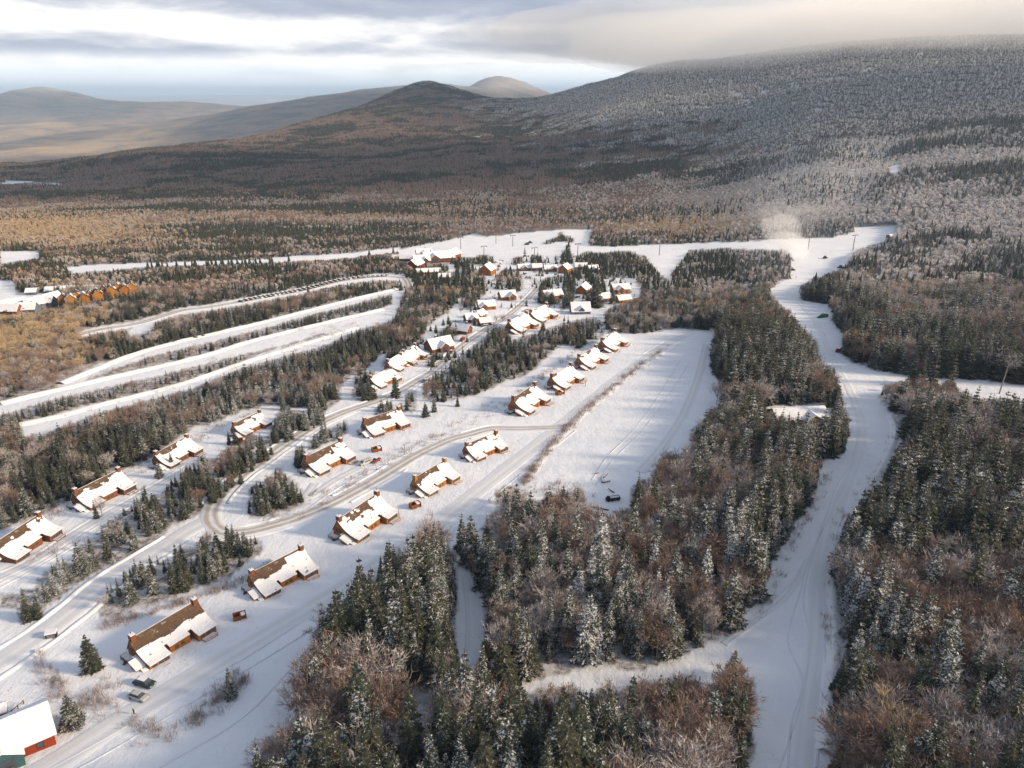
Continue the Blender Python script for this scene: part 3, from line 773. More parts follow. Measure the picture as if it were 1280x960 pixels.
M_RED = wood_mat('red_siding', (.21, .032, .014), (.29, .046, .020))
M_TEAL = wood_mat('teal_siding', (.035, .085, .095), (.05, .12, .13))
M_GREYW = wood_mat('grey_blue_siding', (.10, .12, .16), (.15, .17, .21))
M_TAN = wood_mat('tan_siding', (.38, .30, .22), (.46, .37, .28))
def shingle():
    m, nt, b = new_mat('brown_shingle')
    tc = N(nt, 'ShaderNodeTexCoord'); o = tc.outputs['Object']
    n = noise(nt, o, 1.3, 5, .7); n2 = noise(nt, o, 9., 2, .6)
    c = mixc(nt, ramp(nt, n, [(.35, 0.), (.68, 1.)]), (.075, .045, .030), (.135, .085, .055))
    c = mixc(nt, ramp(nt, n2, [(.45, 0.), (.7, .5)]), c, (.05, .032, .022))
    c = mixc(nt, ramp(nt, noise(nt, o, .55, 4, .7), [(.58, 0.), (.72, .55)]), c, (.55, .55, .57))
    lk(nt, c, b.inputs['Base Color']); return m
M_SHIN = shingle()
def snow_mat():
    m, nt, b = new_mat('settled_snow')
    tc = N(nt, 'ShaderNodeTexCoord'); o = tc.outputs['Object']
    c = mixc(nt, ramp(nt, noise(nt, o, .5, 4, .6), [(.3, 0.), (.7, 1.)]), (.72, .74, .79), (.79, .80, .84))
    lk(nt, c, b.inputs['Base Color']); b.inputs['Roughness'].default_value = .7
    bump(nt, b, noise(nt, o, 1.5, 4, .6), .35, .12); return m
M_SNOW = snow_mat()
M_GLASS = simple('window_glass', (.05, .06, .08), .15, .2, 1.0); M_GLASS.node_tree.nodes['Principled BSDF'].inputs['Specular IOR Level'].default_value = .6
M_TRIM = simple('dark_trim', (.10, .045, .025), .7, .2, 3)
M_STEEL = simple('grey_steel', (.20, .21, .22), .5, .15, 3, .4)
M_BLACK = simple('black_rubber', (.02, .02, .022), .8, .2, 3)
M_CREAM = simple('pale_trim', (.62, .56, .46), .7, .1, 3)
M_GREEN = simple('green_canvas', (.015, .16, .075), .7, .3, 2)

class MB:
    def __init__(s): s.v = []; s.f = []; s.m = []
    def quad(s, a, b, c, d, m=0):
        k = len(s.v); s.v += [a, b, c, d]; s.f.append((k, k + 1, k + 2, k + 3)); s.m.append(m)
    def poly(s, pts, m=0):
        k = len(s.v); s.v += list(pts); s.f.append(tuple(range(k, k + len(pts)))); s.m.append(m)
    def box(s, x0, x1, y0, y1, z0, z1, m=0):
        k = len(s.v); s.v += [(x, y, z) for z in (z0, z1) for y in (y0, y1) for x in (x0, x1)]
        for f in ((0, 2, 3, 1), (4, 5, 7, 6), (0, 1, 5, 4), (2, 6, 7, 3), (0, 4, 6, 2), (1, 3, 7, 5)):
            s.f.append(tuple(k + i for i in f)); s.m.append(m)
    def prism(s, prof, x0, x1, axis='x', m=0):
        """closed profile of (y,z) extruded along x (or (x,z) along y)"""
        k = len(s.v); n = len(prof)
        for x in (x0, x1):
            for a, z in prof: s.v.append((x, a, z) if axis == 'x' else (a, x, z))
        s.f.append(tuple(range(k, k + n))); s.f.append(tuple(range(k + 2 * n - 1, k + n - 1, -1))); s.m += [m, m]
        for i in range(n): s.f.append((k + i, k + (i + 1) % n, k + n + (i + 1) % n, k + n + i)); s.m.append(m)
    def tube(s, p0, p1, r0, r1=None, n=6, m=0):
        k = len(s.f); tube(s.v, s.f, p0, p1, r0, r0 if r1 is None else r1, n); s.m += [m] * (len(s.f) - k)
    def build(s, name, mats, parent=None, smooth=False):
        return mesh_obj(name, s.v, s.f, mats, parent, s.m, smooth)

def snow_sheet(surf, nx, ny, present, thick, name, parent, seed=0):
    """thick snow lying on a surface surf(i,j)->(x,y,z); present(i,j) says which cells carry snow"""
    rg = random.Random(seed)
    P = [[surf(i / nx, j / ny) for j in range(ny + 1)] for i in range(nx + 1)]
    Tk = [[thick * (rg.uniform(.75, 1.15)) for j in range(ny + 1)] for i in range(nx + 1)]
    V, F = [], []; idt, idb = {}, {}
    def vt(i, j):
        if (i, j) not in idt:
            p = P[i][j]; idt[(i, j)] = len(V); V.append((p[0], p[1], p[2] + Tk[i][j]))
        return idt[(i, j)]
    def vb(i, j):
        if (i, j) not in idb:
            p = P[i][j]; idb[(i, j)] = len(V); V.append((p[0], p[1], p[2] + .012))
        return idb[(i, j)]
    def pr(i, j): return 0 <= i < nx and 0 <= j < ny and present(i, j)
    for i in range(nx):
        for j in range(ny):
            if not pr(i, j): continue
            F.append((vt(i, j), vt(i + 1, j), vt(i + 1, j + 1), vt(i, j + 1)))
            if not pr(i - 1, j): F.append((vb(i, j), vt(i, j), vt(i, j + 1), vb(i, j + 1)))
            if not pr(i + 1, j): F.append((vt(i + 1, j), vb(i + 1, j), vb(i + 1, j + 1), vt(i + 1, j + 1)))
            if not pr(i, j - 1): F.append((vb(i, j), vb(i + 1, j), vt(i + 1, j), vt(i, j)))
            if not pr(i, j + 1): F.append((vt(i, j + 1), vt(i + 1, j + 1), vb(i + 1, j + 1), vb(i, j + 1)))
    return mesh_obj(name, V, F, M_SNOW, parent, smooth=False)
def window(parent, face, a0, a1, z0, z1, off, frame=M_TRIM):
    """window on a wall: face 'y-' (front), 'x-' , 'x+' ; off = wall coordinate"""
    f = MB(); g = MB(); t = .10; d = .09
    def bx(mb, p0, p1, q0, q1, e0, e1):
        if face == 'y-': mb.box(p0, p1, off - e1, off - e0, q0, q1)
        elif face == 'x-': mb.box(off - e1, off - e0, p0, p1, q0, q1)
        elif face == 'x+': mb.box(off + e0, off + e1, p0, p1, q0, q1)
    bx(f, a0 - t, a0, z0 - t, z1 + t, .0, d); bx(f, a1, a1 + t, z0 - t, z1 + t, .0, d)
    bx(f, a0, a1, z0 - t, z0, .0, d); bx(f, a0, a1, z1, z1 + t, .0, d)
    bx(g, a0, a1, z0, z1, .0, .03)
    w = f.build('window', frame, parent); g.build('pane', M_GLASS, w)
    return w

def frame_from_px(fl, fr, swap=False):
    a = px2w(*fl); b = px2w(*fr)
    L = math.hypot(b[0] - a[0], b[1] - a[1]); rz = math.atan2(b[1] - a[1], b[0] - a[0])
    return a, L, rz
CH_PROF = [(-.7, 3.05), (1.2, 3.3), (3.2, 3.85), (5.2, 4.85), (7.0, 6.25), (8.3, 7.7), (9.3, 9.2)]   # y,z from eave to ridge, for a 24 m house
BACK = (12.2, 3.6)
def prof_z(y):
    P = CH_PROF
    if y <= P[0][0]: return P[0][1]
    for (a, b), (c, d) in zip(P[:-1], P[1:]):
        if y <= c: return b + (d - b) * (y - a) / (c - a)
    return P[-1][1]
def chalet(fl, fr, label, seed, bare=.5, wall=None, dens=0, shed=True, snowtop=0.):
    a, L, rz = frame_from_px(fl, fr)
    s = L / 24.0
    z0 = min(gz(a[0], a[1]), gz(a[0] + L * math.cos(rz), a[1] + L * math.sin(rz)))
    root = empty('chalet', (a[0], a[1], gz(a[0] + L * .5 * math.cos(rz) - 5 * math.sin(rz), a[1] + L * .5 * math.sin(rz) + 5 * math.cos(rz)) - .05), rz)
    root.scale = (s, s, s * .9)
    tag(root, label, 'chalet', 'long wooden duplex chalets of the resort')
    for q in range(5):
        for yy in (1, 6, 11):
            xx = 24 * q / 4
            EXCL.append((a[0] + s * (xx * math.cos(rz) - yy * math.sin(rz)), a[1] + s * (xx * math.sin(rz) + yy * math.cos(rz)), 5.0 * s))
    LL = 24.0; rg = random.Random(seed); W = wall or M_WOOD
    b1, b2 = 7.0, 17.2      # bays x 0..b1 and b2..LL
    yr = 2.3                # recessed front wall
    def gable(x0, x1, mb):
        pts = [(.15, -2.2), (.15, prof_z(.15) - .18)] + [(y, z - .18) for y, z in CH_PROF if y > .2] + [(BACK[0] - .35, BACK[1] - .1), (BACK[0] - .35, -2.2)]
        mb.prism(pts, x0, x1)
    w = MB()
    gable(.2, .5, w); gable(LL - .5, LL - .2, w)
    # bay fronts, inner bay sides, recessed wall, back wall
    for x0, x1 in ((.5, b1), (b2, LL - .5)):
        w.box(x0, x1, .15, .4, -2.2, prof_z(.15) - .16)
    for xx in (b1 - .25, b2):
        w.prism([(.4, -2.2), (.4, prof_z(.4) - .17), (yr + 1.2, prof_z(yr + 1.2) - .17), (yr + 1.2, -2.2)], xx, xx + .25)
    w.box(b1 + 1.6, b2 - 1.6, yr, yr + .25, -2.2, prof_z(yr) - .17)
    for xx in (b1, b2 - 1.6): w.box(xx, xx + 1.6, yr + 1.6, yr + 1.8, -2.2, prof_z(yr + 1.6) - .17)
    for xx in (b1 + 1.5, b2 - 1.6): w.box(xx, xx + .1, yr + .25, yr + 1.6, -2.2, prof_z(yr + .6) - .17)
    w.box(.5, LL - .5, BACK[0] - .6, BACK[0] - .36, -2.2, BACK[1] - .2)
    wo = w.build('wall', W, root)
    # roof slab
    r = MB(); th = .16
    def slab(x0, x1, ys):
        for ya, yb in zip(ys[:-1], ys[1:]):
            za, zb = prof_z(ya), prof_z(yb)
            r.prism([(ya, za - th), (ya, za), (yb, zb), (yb, zb - th)], x0, x1)
    YS = [y for y, z in CH_PROF]
    yc = yr - .35; yd = yr + 1.3
    slab(0, LL, [y for y in [yd] + [q for q in YS if q > yd]])
    slab(0, b1 + .25, [-.7, 1.2, 3.2, yd]); slab(b2 - .25, LL, [-.7, 1.2, 3.2, yd])
    slab(b1 + 1.4, b2 - 1.4, [yc, 3.2, yd])
    r.prism([(9.3, 9.2), (9.3, 9.04), (BACK[0], BACK[1] - .16), (BACK[0], BACK[1])], 0, LL)
    # barge boards along both gables
    for x0 in (-.06, LL):
        for (ya, za), (yb, zb) in zip(CH_PROF[:-1], CH_PROF[1:]):
            r.prism([(ya, za - .32), (ya, za + .05), (yb, zb + .05), (yb, zb - .32)], x0, x0 + .06, m=1)
    ro = r.build('roof', [M_SHIN, M_TRIM], root)
    # snow on the long front slope
    nx, ny = 72, 44
    y0, y1 = -.78, 9.25
    _gx, _gy = np.meshgrid(24.0 * (np.arange(nx) + .5) / nx, y0 + (y1 - y0) * (np.arange(ny) + .5) / ny, indexing='ij'); NZ = fbm(_gx * .35 + seed * 7.1, _gy * .8 + seed * 3.3, seed, 3)
    def present(i, j):
        sx = (i + .5) / nx; y = y0 + (y1 - y0) * (j + .5) / ny; x = LL * sx
        if b1 + .25 < x < b1 + 1.4 or b2 - 1.4 < x < b2 - .25:
            if y < yd: return False
        if b1 + .2 < x < b2 - .2 and y < yc: return False
        n = NZ[i, j]
        top = (y - 5.6) / 3.6            # 0..1 over the steep upper band
        if top > 0:
            lim = 1 - bare + .10 * math.sin(sx * 9 + seed)
            if snowtop and n > 1 - snowtop and top < .95: return True
            if sx > .72 - .1 * rg0 and bare < .75 and top < .9: return n > .30
            if top > lim + (n - .5) * .3: return False
            if top > .04 and n < bare * .50: return False
        elif n < .17 + .04 * dens: return False
        if y < 1.0 and (x > 18 or x < 5) and n < .27: return False
        return True
    rg0 = rg.random()
    sf = lambda u, v: (LL * u, y0 + (y1 - y0) * v, prof_z(y0 + (y1 - y0) * v))
    snow_sheet(sf, nx, ny, present, .24, 'snow_cover', ro, seed)
    # snow on the back slope
    snow_sheet(lambda u, v: (LL * u, 9.4 + 2.85 * v, 9.1 + (BACK[1] - 9.1) * v), 16, 4, lambda i, j: True, .25, 'snow_cover', ro, seed + 1)
    # chimneys at both ends of the ridge
    for x0 in (.3, LL - 1.9):
        c = MB(); c.box(x0, x0 + 1.6, 8.4, 10.2, 6.4, 10.5); c.box(x0 - .08, x0 + 1.68, 8.32, 10.28, 10.5, 10.65, 1); c.box(x0, x0 + 1.6, 8.4, 10.2, 10.65, 10.9, 2)
        c.tube((x0 + .7, 9.3, 11.2), (x0 + .7, 9.3, 11.75), .16, n=6, m=3)
        c.build('chimney', [M_WOODD if W is M_WOOD else W, M_TRIM, M_SNOW, M_STEEL], ro)
    # roof vents
    for q in range(3):
        x = rg.uniform(3, LL - 3); y = rg.uniform(2, 7); v = MB(); v.tube((x, y, prof_z(y)), (x, y, prof_z(y) + .85), .09, n=6); v.build('vent_pipe', M_TRIM, ro)
    # windows
    for x in (1.3, 3.4, 5.3): window(root, 'y-', x, x + 1.35, .85, 2.35, .15)
    for x in (18.2, 20.2, 22.1): window(root, 'y-', x, x + 1.35, .85, 2.35, .15)
    for x in (10.4, 12.4): window(root, 'y-', x, x + 1.0, 1.2, 2.3, yr)
    for y, z, ww, hh in ((7.6, 3.6, 1.3, 1.5), (9.4, 3.6, 1.1, 1.5), (8.0, .8, 1.2, 1.6), (5.6, 1.0, .9, 1.2)): window(root, 'x-', y, y + ww, z, z + hh, .2)
    for y, z, ww, hh in ((7.6, 3.6, 1.3, 1.5), (8.0, .8, 1.2, 1.6)): window(root, 'x+', y, y + ww, z, z + hh, LL - .2)
    # snow-capped low deck in front of each bay
    for x0, x1 in ((1.2, 5.6), (18.2, 22.8)):
        d = MB(); d.box(x0, x1, -2.1, .1, -.9, .12)
        for xx in (x0 + .06, (x0 + x1) / 2, x1 - .06): d.tube((xx, -2.04, .1), (xx, -2.04, 1.0), .06, n=4)
        d.box(x0, x1, -2.09, -2.0, .92, 1.02); d.box(x0, x1, -2.08, -2.02, .5, .56)
        do = d.build('deck', W, root)
        q = MB(); q.box(x0 + .15, x1 - .15, -1.95, .05, .12, .42); q.build('snow_cover', M_SNOW, do)
    if shed:
        d = MB(); d.prism([(2.4, -2.2), (2.4, 2.1), (5.8, 3.4), (5.8, -2.2)], -2.7, .2); so = d.build('entry_shed', W, root)
        e = MB(); e.prism([(2.0, 1.98), (2.0, 2.38), (6.0, 3.9), (6.0, 3.5)], -3.1, .1); e.build('snow_cover', M_SNOW, so)
        window(so, 'x-', 3.4, 4.4, .3, 1.3, -2.7)
        d = MB(); d.prism([(.7, -2.2), (.7, 1.1), (2.2, 1.7), (2.2, -2.2)], -1.5, .2); so = d.build('firewood_store', W, root)
        e = MB(); e.prism([(.5, 1.05), (.5, 1.33), (2.3, 2.0), (2.3, 1.72)], -1.7, .1); e.build('snow_cover', M_SNOW, so)
    # little gabled hood over the end door
    h = MB(); h.prism([(6.2, 2.55), (7.1, 3.45), (8.0, 2.55), (7.8, 2.5), (7.1, 3.2), (6.4, 2.5)], -1.0, .2); ho = h.build('door_hood', M_TRIM, root)
    e = MB(); e.prism([(6.1, 2.6), (7.1, 3.6), (8.1, 2.6), (8.1, 2.85), (7.1, 3.9), (6.1, 2.85)], -1.1, .15); e.build('snow_cover', M_SNOW, ho)
    d = MB(); d.box(.12, .2, 6.7, 7.6, 0, 2.1); d.build('door', M_TRIM, root)
    # raised timber deck and stair at the back corner
    d = MB(); d.box(-2.4, .15, 8.6, 12.4, 1.5, 1.65)
    for xx, yy in ((-2.3, 8.7), (-2.3, 12.3), (-2.3, 10.5)): d.tube((xx, yy, -2.4), (xx, yy, 2.6), .09, n=4)
    for z in (2.1, 2.55): d.box(-2.38, -2.30, 8.6, 12.4, z, z + .07); d.box(-2.38, .15, 12.3, 12.38, z, z + .07)
    for k in range(8): d.box(-2.4 - .3 * (k + 1), -2.4 - .3 * k, 8.7, 9.8, 1.45 - .24 * k - .1, 1.5 - .24 * k)
    do = d.build('back_deck', M_TRIM, root)
    q = MB(); q.box(-2.2, .1, 8.8, 12.2, 1.65, 1.85); q.build('snow_cover', M_SNOW, do)
    return root

def gable_house(px, py, ang, L, Wd, H, label, wall=None, pitch=.75, name='house', group='houses of the resort village', cross=None, cat='house', chim=True, seed=0, nwin=3, storeys=1, loc=None, snow=.35, trimm=None, snowfrac=1.0, bury=1.5):
    a = loc or px2w(px, py); W = wall or M_WOOD
    root = empty(name, (a[0], a[1], gz(a[0], a[1]) - .05), R(ang)); tag(root, label, cat, group)
    EXCL.append((a[0], a[1], max(L, Wd) * .5 + .6))
    if L > 1.6 * Wd:
        for q in (-.33, .33): EXCL.append((a[0] + q * L * math.cos(R(ang)), a[1] + q * L * math.sin(R(ang)), Wd * .6 + 1))
    rg = random.Random(seed + int(abs(px) * 3 + py))
    rh = Wd * .5 * pitch; hx, hy = L / 2, Wd / 2
    w = MB(); w.prism([(-hy, -bury), (-hy, H), (0, H + rh), (hy, H), (hy, -bury)], -hx, hx); w.build('wall', W, root)
    ov = .5; sl = rh / hy
    r = MB()
    for sg in (-1, 1):
        r.prism([(0, H + rh + .02), (0, H + rh + .18), (sg * (hy + ov), H - sl * ov + .18), (sg * (hy + ov), H - sl * ov + .02)], -hx - ov, hx + ov)
    ro = r.build('roof', trimm or M_SHIN, root)
    e = ov + .05
    for sg in (-1, 1):
        snow_sheet(lambda u, v: (-hx - e + (L + 2 * e) * u, sg * (hy + e) * (1 - v), H + rh + .18 - sl * (hy + e) * (1 - v)), 14, 8,
                   lambda i, j: (snowfrac >= 1 or float(fbm(i * .35 + seed, j * .5 + px, 5, 2)) < snowfrac), snow, 'snow_cover', ro, seed + (5 if sg > 0 else 0))
    if cross:
        # cross gable facing -y at x=cross[0], width cross[1], reach cross[2]
        cx, cw, cr = cross[:3]; ch = cw * .5 * pitch; base = H + (rh - ch) * .35
        c = MB(); c.prism([(cx - cw / 2, -bury), (cx - cw / 2, base), (cx, base + ch), (cx + cw / 2, base), (cx + cw / 2, -bury)], -hy - cr, 0, 'y'); co = c.build('gable_wing', cross[3] if len(cross) > 3 else W, root)
        for sg in (-1, 1):
            q = MB(); q.prism([(cx, base + ch + .05), (cx, base + ch + .45), (cx + sg * (cw / 2 + .4), base - .4 * pitch + .4), (cx + sg * (cw / 2 + .4), base - .4 * pitch)], -hy - cr - .5, 0, 'y'); q.build('snow_cover', M_SNOW, co)
        g = MB(); g.box(cx - cw * .28, cx + cw * .28, -hy - cr - .06, -hy - cr - .003, .9, base - .1); g.build('window', M_GLASS, root)
    for st in range(storeys):
        zz = .9 + st * 2.7
        for k in range(nwin):
            x = -hx + L * (k + .5) / nwin - .5
            if cross and abs(x + .5 - cross[0]) < cross[1] / 2 + .6: continue
            window(root, 'y-', x, x + 1.1, zz, min(zz + 1.2, H - .25), -hy)
        for k in range(2):
            y = -hy + Wd * (k + .5) / 2 - .5
            window(root, 'x-', y, y + 1.1, zz, min(zz + 1.2, H - .1), -hx)
            if st == 0: window(root, 'x+', y, y + 1.1, zz, min(zz + 1.2, H - .1), hx)
    if chim:
        c = MB(); cx = hx * rg.uniform(-.6, .6); c.box(cx - .5, cx + .5, .2, 1.2, H, H + rh + 1.6); c.box(cx - .5, cx + .5, .2, 1.2, H + rh + 1.6, H + rh + 1.85, 1)
        c.build('chimney', [M_WOODD, M_SNOW], ro)
    return root

ROWG = 'row'
ch = [
 ((187, 838), (272, 789), 'nearest long wooden chalet beside the two parked cars, upper roof a wide bare brown band', 1, .90, 0.),
 ((331, 750), (399, 717), 'long wooden chalet second along the row, bare brown roof band with thin snow patches', 2, .72, .35),
 ((447, 680), (498, 647), 'long wooden chalet third along the row, grey patchy roof band beside the curving road', 3, .6, .35),
 ((536, 622), (576, 600), 'long wooden chalet fourth along the row, a brown bin enclosure before it', 4, .5, .35),
 ((596, 578), (636, 563), 'long wooden chalet fifth along the row, one dark slot in its snowy roof', 5, .28, .4),
 ((661, 520), (689, 503), 'sixth chalet of the row, raised deck at its near end, just past the road end', 6, .38, .4),
 ((706, 489), (731, 476), 'seventh chalet of the row, a small brown shelter standing in front of it', 7, .25, .5),
 ((739, 463), (761, 452), 'eighth chalet of the row, second from the far end beside the open snowfield', 8, .3, .5),
 ((768, 441), (785, 431), 'farthest chalet of the row, at the head of the big snowfield below the wood', 9, .1, .5),
 ((399, 596), (446, 575), 'chalet inside the road loop with a white van parked at its far end', 10, .7, .3),
 ((467, 548), (514, 534), 'chalet inside the road loop farther up, young spruces behind its brown roof band', 11, .72, .2),
 ((20, 705), (80, 668), 'western chalet cut by the picture edge, with a glowing orange front bay', 12, .62, .3),
 ((113, 639), (172, 612), 'western chalet with a slim bare tree and small spruce before its near end', 13, .5, .35),
 ((213, 587), (255, 566), 'western chalet with a thick spruce hiding its near corner', 14, .45, .4),
 ((306, 547), (341, 532), 'farthest western chalet, half behind a clump of small spruces', 15, .4, .4),
 ((476, 487), (503, 476), 'snow roofed chalet beside a single dark spruce at the upper lane', 16, .0, 0),
 ((499, 466), (520, 455), 'snow roofed chalet just beyond the lane spruce, near half of a close pair', 17, .0, 0),
 ((516, 458), (535, 447), 'snow roofed chalet, far half of a close pair on the upper lane', 18, .0, 0),
 ((651, 418), (674, 409), 'bright orange chalet under deep snow above the spruce belt, nearer of two', 19, .0, 0),
 ((677, 405), (698, 397), 'bright orange chalet under deep snow above the spruce belt, farther of two', 20, .0, 0),
]
for i, (fl, fr, lab, sd, bare, st) in enumerate(ch):
    chalet(fl, fr, lab, sd, bare, wall=(M_WOODD if i in (11, 12, 13) else M_WOODY if i in (3,) else M_WOOD), shed=i not in (11,), snowtop=st)

# cottage at the lower corner of the picture
a = px2w(22, 938)
cott = gable_house(0, 0, 38, 15.5, 11.0, 3.0, 'red cottage with a teal gable wing and a smooth white roof at the picture corner', M_RED, .62, 'cottage', None, (-.9, 6.2, 2.4, M_TEAL), 'cottage', False, 3, 3, loc=(a[0] - 2.6, a[1] + 1.2, 0), trimm=M_TEAL)
p = MB(); p.box(-6.6, .2, -8.4, -7.5, -1.5, .5); p.box(-6.6, .2, -8.4, -8.3, .5, 1.5)
for k in range(7): p.tube((-6.5 + k * 1.1, -8.35, .4), (-6.5 + k * 1.1, -8.35, 1.6), .07, n=4)
p.build('porch', M_WOODY, cott)
p = MB(); p.tube((-1.0, 1.2, 5.6), (-1.0, 1.2, 7.4), .12, n=6); p.build('vent_pipe', M_STEEL, cott)
shed_ = gable_house(-2, 897, 28, 3.2, 2.6, 2.2, 'small golden timber hut just behind the red cottage', M_WOODY, .6, 'hut', None, None, 'hut', False, 1, 0)
f = MB(); a = px2w(8, 897); b = px2w(30, 880)
fo = empty('rail_fence', a, math.atan2(b[1] - a[1], b[0] - a[0])); tag(fo, 'low dark rail fence half buried in snow behind the red cottage', 'fence')
Lf = math.hypot(b[0] - a[0], b[1] - a[1])
f.box(0, Lf, -.05, .05, .5, .62); f.build('rail', M_TRIM, fo)
for k in range(4):
    f = MB(); f.box(Lf * k / 3 - .07, Lf * k / 3 + .07, -.07, .07, -.5, .8); f.build('post', M_TRIM, fo)

# village houses (pixel of the base, ridge angle, size)
VH = [
 (609, 343, 72, 15, 13, 5.5, 'tall orange gable fronted house on the west edge of the village', M_WOOD, None, 2),
 (634, 374, 20, 13, 9, 3.6, 'snow roofed house with twin gables, tucked among spruces west of the lane', M_WOOD, (2, 6, 3), 1),
 (608, 386, 15, 13, 8.5, 3.2, 'low orange house behind a spruce, just above the tiny snow mounds', M_WOOD, (-3, 5, 2), 1),
 (589, 402, 25, 9, 7, 3.0, 'small snowy cabin, westernmost of the cluster beside the lane bend', M_WOODD, (0, 4, 2), 1),
 (600, 397, 60, 8, 6.5, 3.0, 'small snowy cabin with an orange gable in the middle of its cluster', M_WOOD, None, 1),
 (606, 406, 20, 8, 6, 2.8, 'lowest cabin of the cluster, right beside the lane', M_WOODD, None, 1),
 (577, 416, -25, 12, 8, 3.0, 'dark walled house under a plain white roof, trees at its gable', M_WOODD, None, 1),
 (549, 437, 35, 15, 11, 3.2, 'house almost wholly white with snow above the upper lane', M_WOODD, (0, 6, 2), 1),
 (655, 338, 12, 13, 8, 3.4, 'brown house at the north end of the lane, western one of three', M_WOODD, (0, 5, 1.5), 1),
 (671, 338, 8, 10, 8, 3.8, 'brown house at the north end of the lane with a dark spruce at its side', M_WOODD, None, 1),
 (688, 339, 10, 13, 8, 3.2, 'low orange house in the back row of the village', M_WOOD, (3, 5, 1.5), 1),
 (706, 341, 62, 11, 10, 5.0, 'tall bright orange house in the back row of the village', M_WOOD, None, 2),
 (726, 336, 5, 13, 8, 3.0, 'pale snow covered house in the back row beside the woods', M_TAN, None, 1),
 (741, 339, 15, 10, 8, 3.0, 'eastern end house of the back row under thick snow', M_TAN, (0, 4, 2), 1),
 (690, 373, 22, 16, 9, 3.6, 'orange house with a rounded gable front behind the round spruces', M_WOOD, (-5, 7, 2.5), 1),
 (729, 366, 70, 15, 10, 4.0, 'house with its long white roof falling toward the parked car', M_WOOD, None, 1),
 (725, 391, 6, 14, 11, 2.7, 'grey walled house with a broad white roof and dark dormer at the snow lot', M_GREYW, (0, 4.5, .4), 1),
 (754, 376, 30, 11, 8, 3.2, 'house with a white hipped looking roof between two large spruces', M_WOOD, None, 1),
 (775, 366, 15, 15, 9, 4.2, 'house on the village east edge, tall chimney on its white roof', M_WOOD, (-2, 6, 2.5), 1),
 (779, 378, 20, 11, 7, 3.2, 'low house in front of the village east edge house', M_WOOD, None, 1),
 (556, 349, 5, 11, 7, 3.0, 'lone brown hut between the base lodge and the spruce knoll', M_WOODD, None, 1),
]
for i, (x, y, an, L, Wd, H, lab, mt, cr, st) in enumerate(VH):
    gable_house(x, y, an, L, Wd, H, lab, mt, 1.0 if i == 16 else .8, cross=cr, seed=i, storeys=st)
# base lodge: one long building of joined wings
lodge = gable_house(548, 327, 16, 34, 17, 5.5, 'long brown base lodge with white roof and front gable, below the lift slope', M_WOODD, .7, 'base_lodge', None, (-6, 12, 5), 'lodge', True, 41, 6, 2)
gable_house(519, 337, 75, 20, 13, 6.0, 'dark red gabled building at the west end of the base lodge', M_RED, .85, 'lodge_annex', None, None, 'lodge', False, 42, 4, 2)
gable_house(527, 330, 14, 18, 13, 4.8, 'low building linking the red gabled one to the base lodge', M_WOODD, .8, 'lodge_annex', None, (3, 7, 3), 'lodge', False, 48, 4, 1)
gable_house(535, 342, 10, 24, 9, 2.6, 'low white roofed building stretched in front of the base lodge', M_WOODD, .6, 'lodge_annex', None, (-7, 5, 2), 'lodge', False, 43, 5, 1)
gable_house(566, 323, 62, 17, 12, 5.5, 'dark gabled ski school building at the uphill end of the base lodge', M_WOODD, .85, 'lodge_annex', None, None, 'lodge', False, 44, 3, 2)
gable_house(530, 320, 15, 18, 11, 4.5, 'snow roofed building behind the base lodge with a thin mast', M_WOODD, .75, 'lodge_annex', None, (0, 6, 2), 'lodge', True, 49, 3, 1)
gable_house(513, 326, -12, 14, 9, 3.2, 'small dark building behind the red gabled one', M_WOODD, .7, 'lodge_annex', None, None, 'lodge', False, 50, 3, 1)
gable_house(500, 326, -10, 16, 10, 3.5, 'low snow covered store behind the lodge beside the spruces', M_WOODD, .6, 'store_shed', None, None, 'shed', False, 45, 3, 1)
gable_house(996, 524, 8, 24, 12, 2.6, 'low cabin in the eastern wood, only its white roof showing above the trees', M_TAN, .5, 'cabin', None, (4, 8, 2), 'cabin', False, 46, 4, 1)
gable_house(1115, 299, 15, 12, 8, 4.0, 'small dark lift station at the top right end of the snow slope', M_WOODD, .5, 'lift_station', None, None, 'lift station', False, 47, 2, 1)
# townhouses among the woods in the west
for k in range(11):
    t = k / 10.
    x = 82 + 84 * t; y = 385 - 12 * t + (1.5 if k % 2 else 0) - (4 if k > 5 else 0)
    gable_house(x, y, 118 + (k % 2) * 4, 9, 7.6, 7.8 + (k % 3) * .6, 'orange townhouse, %s in line from the snowy lot end of the terrace' % ['first', 'second', 'third', 'fourth', 'fifth', 'sixth', 'seventh', 'eighth', 'ninth', 'tenth', 'eleventh'][k], M_WOODY if k % 3 else M_WOOD, .95, 'townhouse', 'orange terrace of townhouses in the western woods', None, 'townhouse', False, 60 + k, 1, 2, snowfrac=.42, bury=3.5, snow=.2)
GH = [(6, 392, 30), (16, 396, 0), (22, 389, 40), (36, 394, 10), (44, 388, 50), (58, 385, 5), (66, 381, 70)]
GL = ['grey townhouse cut by the picture edge', 'brown roofed townhouse second from the picture edge', 'grey townhouse behind the second one at the snowy lot', 'blue grey townhouse midway along the snowy lot',
      'blue grey townhouse behind the middle of the lot', 'wide dark blue townhouse next to the orange terrace', 'slim pale fronted townhouse touching the orange terrace']
for k, (x, y, an) in enumerate(GH):
    gable_house(x, y, an, 13, 9, 5.5, GL[k], M_GREYW if k != 1 else M_WOODD, .9, 'townhouse', 'grey townhouses at the western snowy lot', None, 'townhouse', False, 80 + k, 2, 2, snowfrac=.8)
GL2 = ['small roof farthest west behind the blue townhouse', 'snowy garage roof on the far side of the lot', 'snowy garage roof behind the orange terrace start', 'snowy garage roof behind the third orange townhouse', 'snowy garage roof behind the fifth orange townhouse']
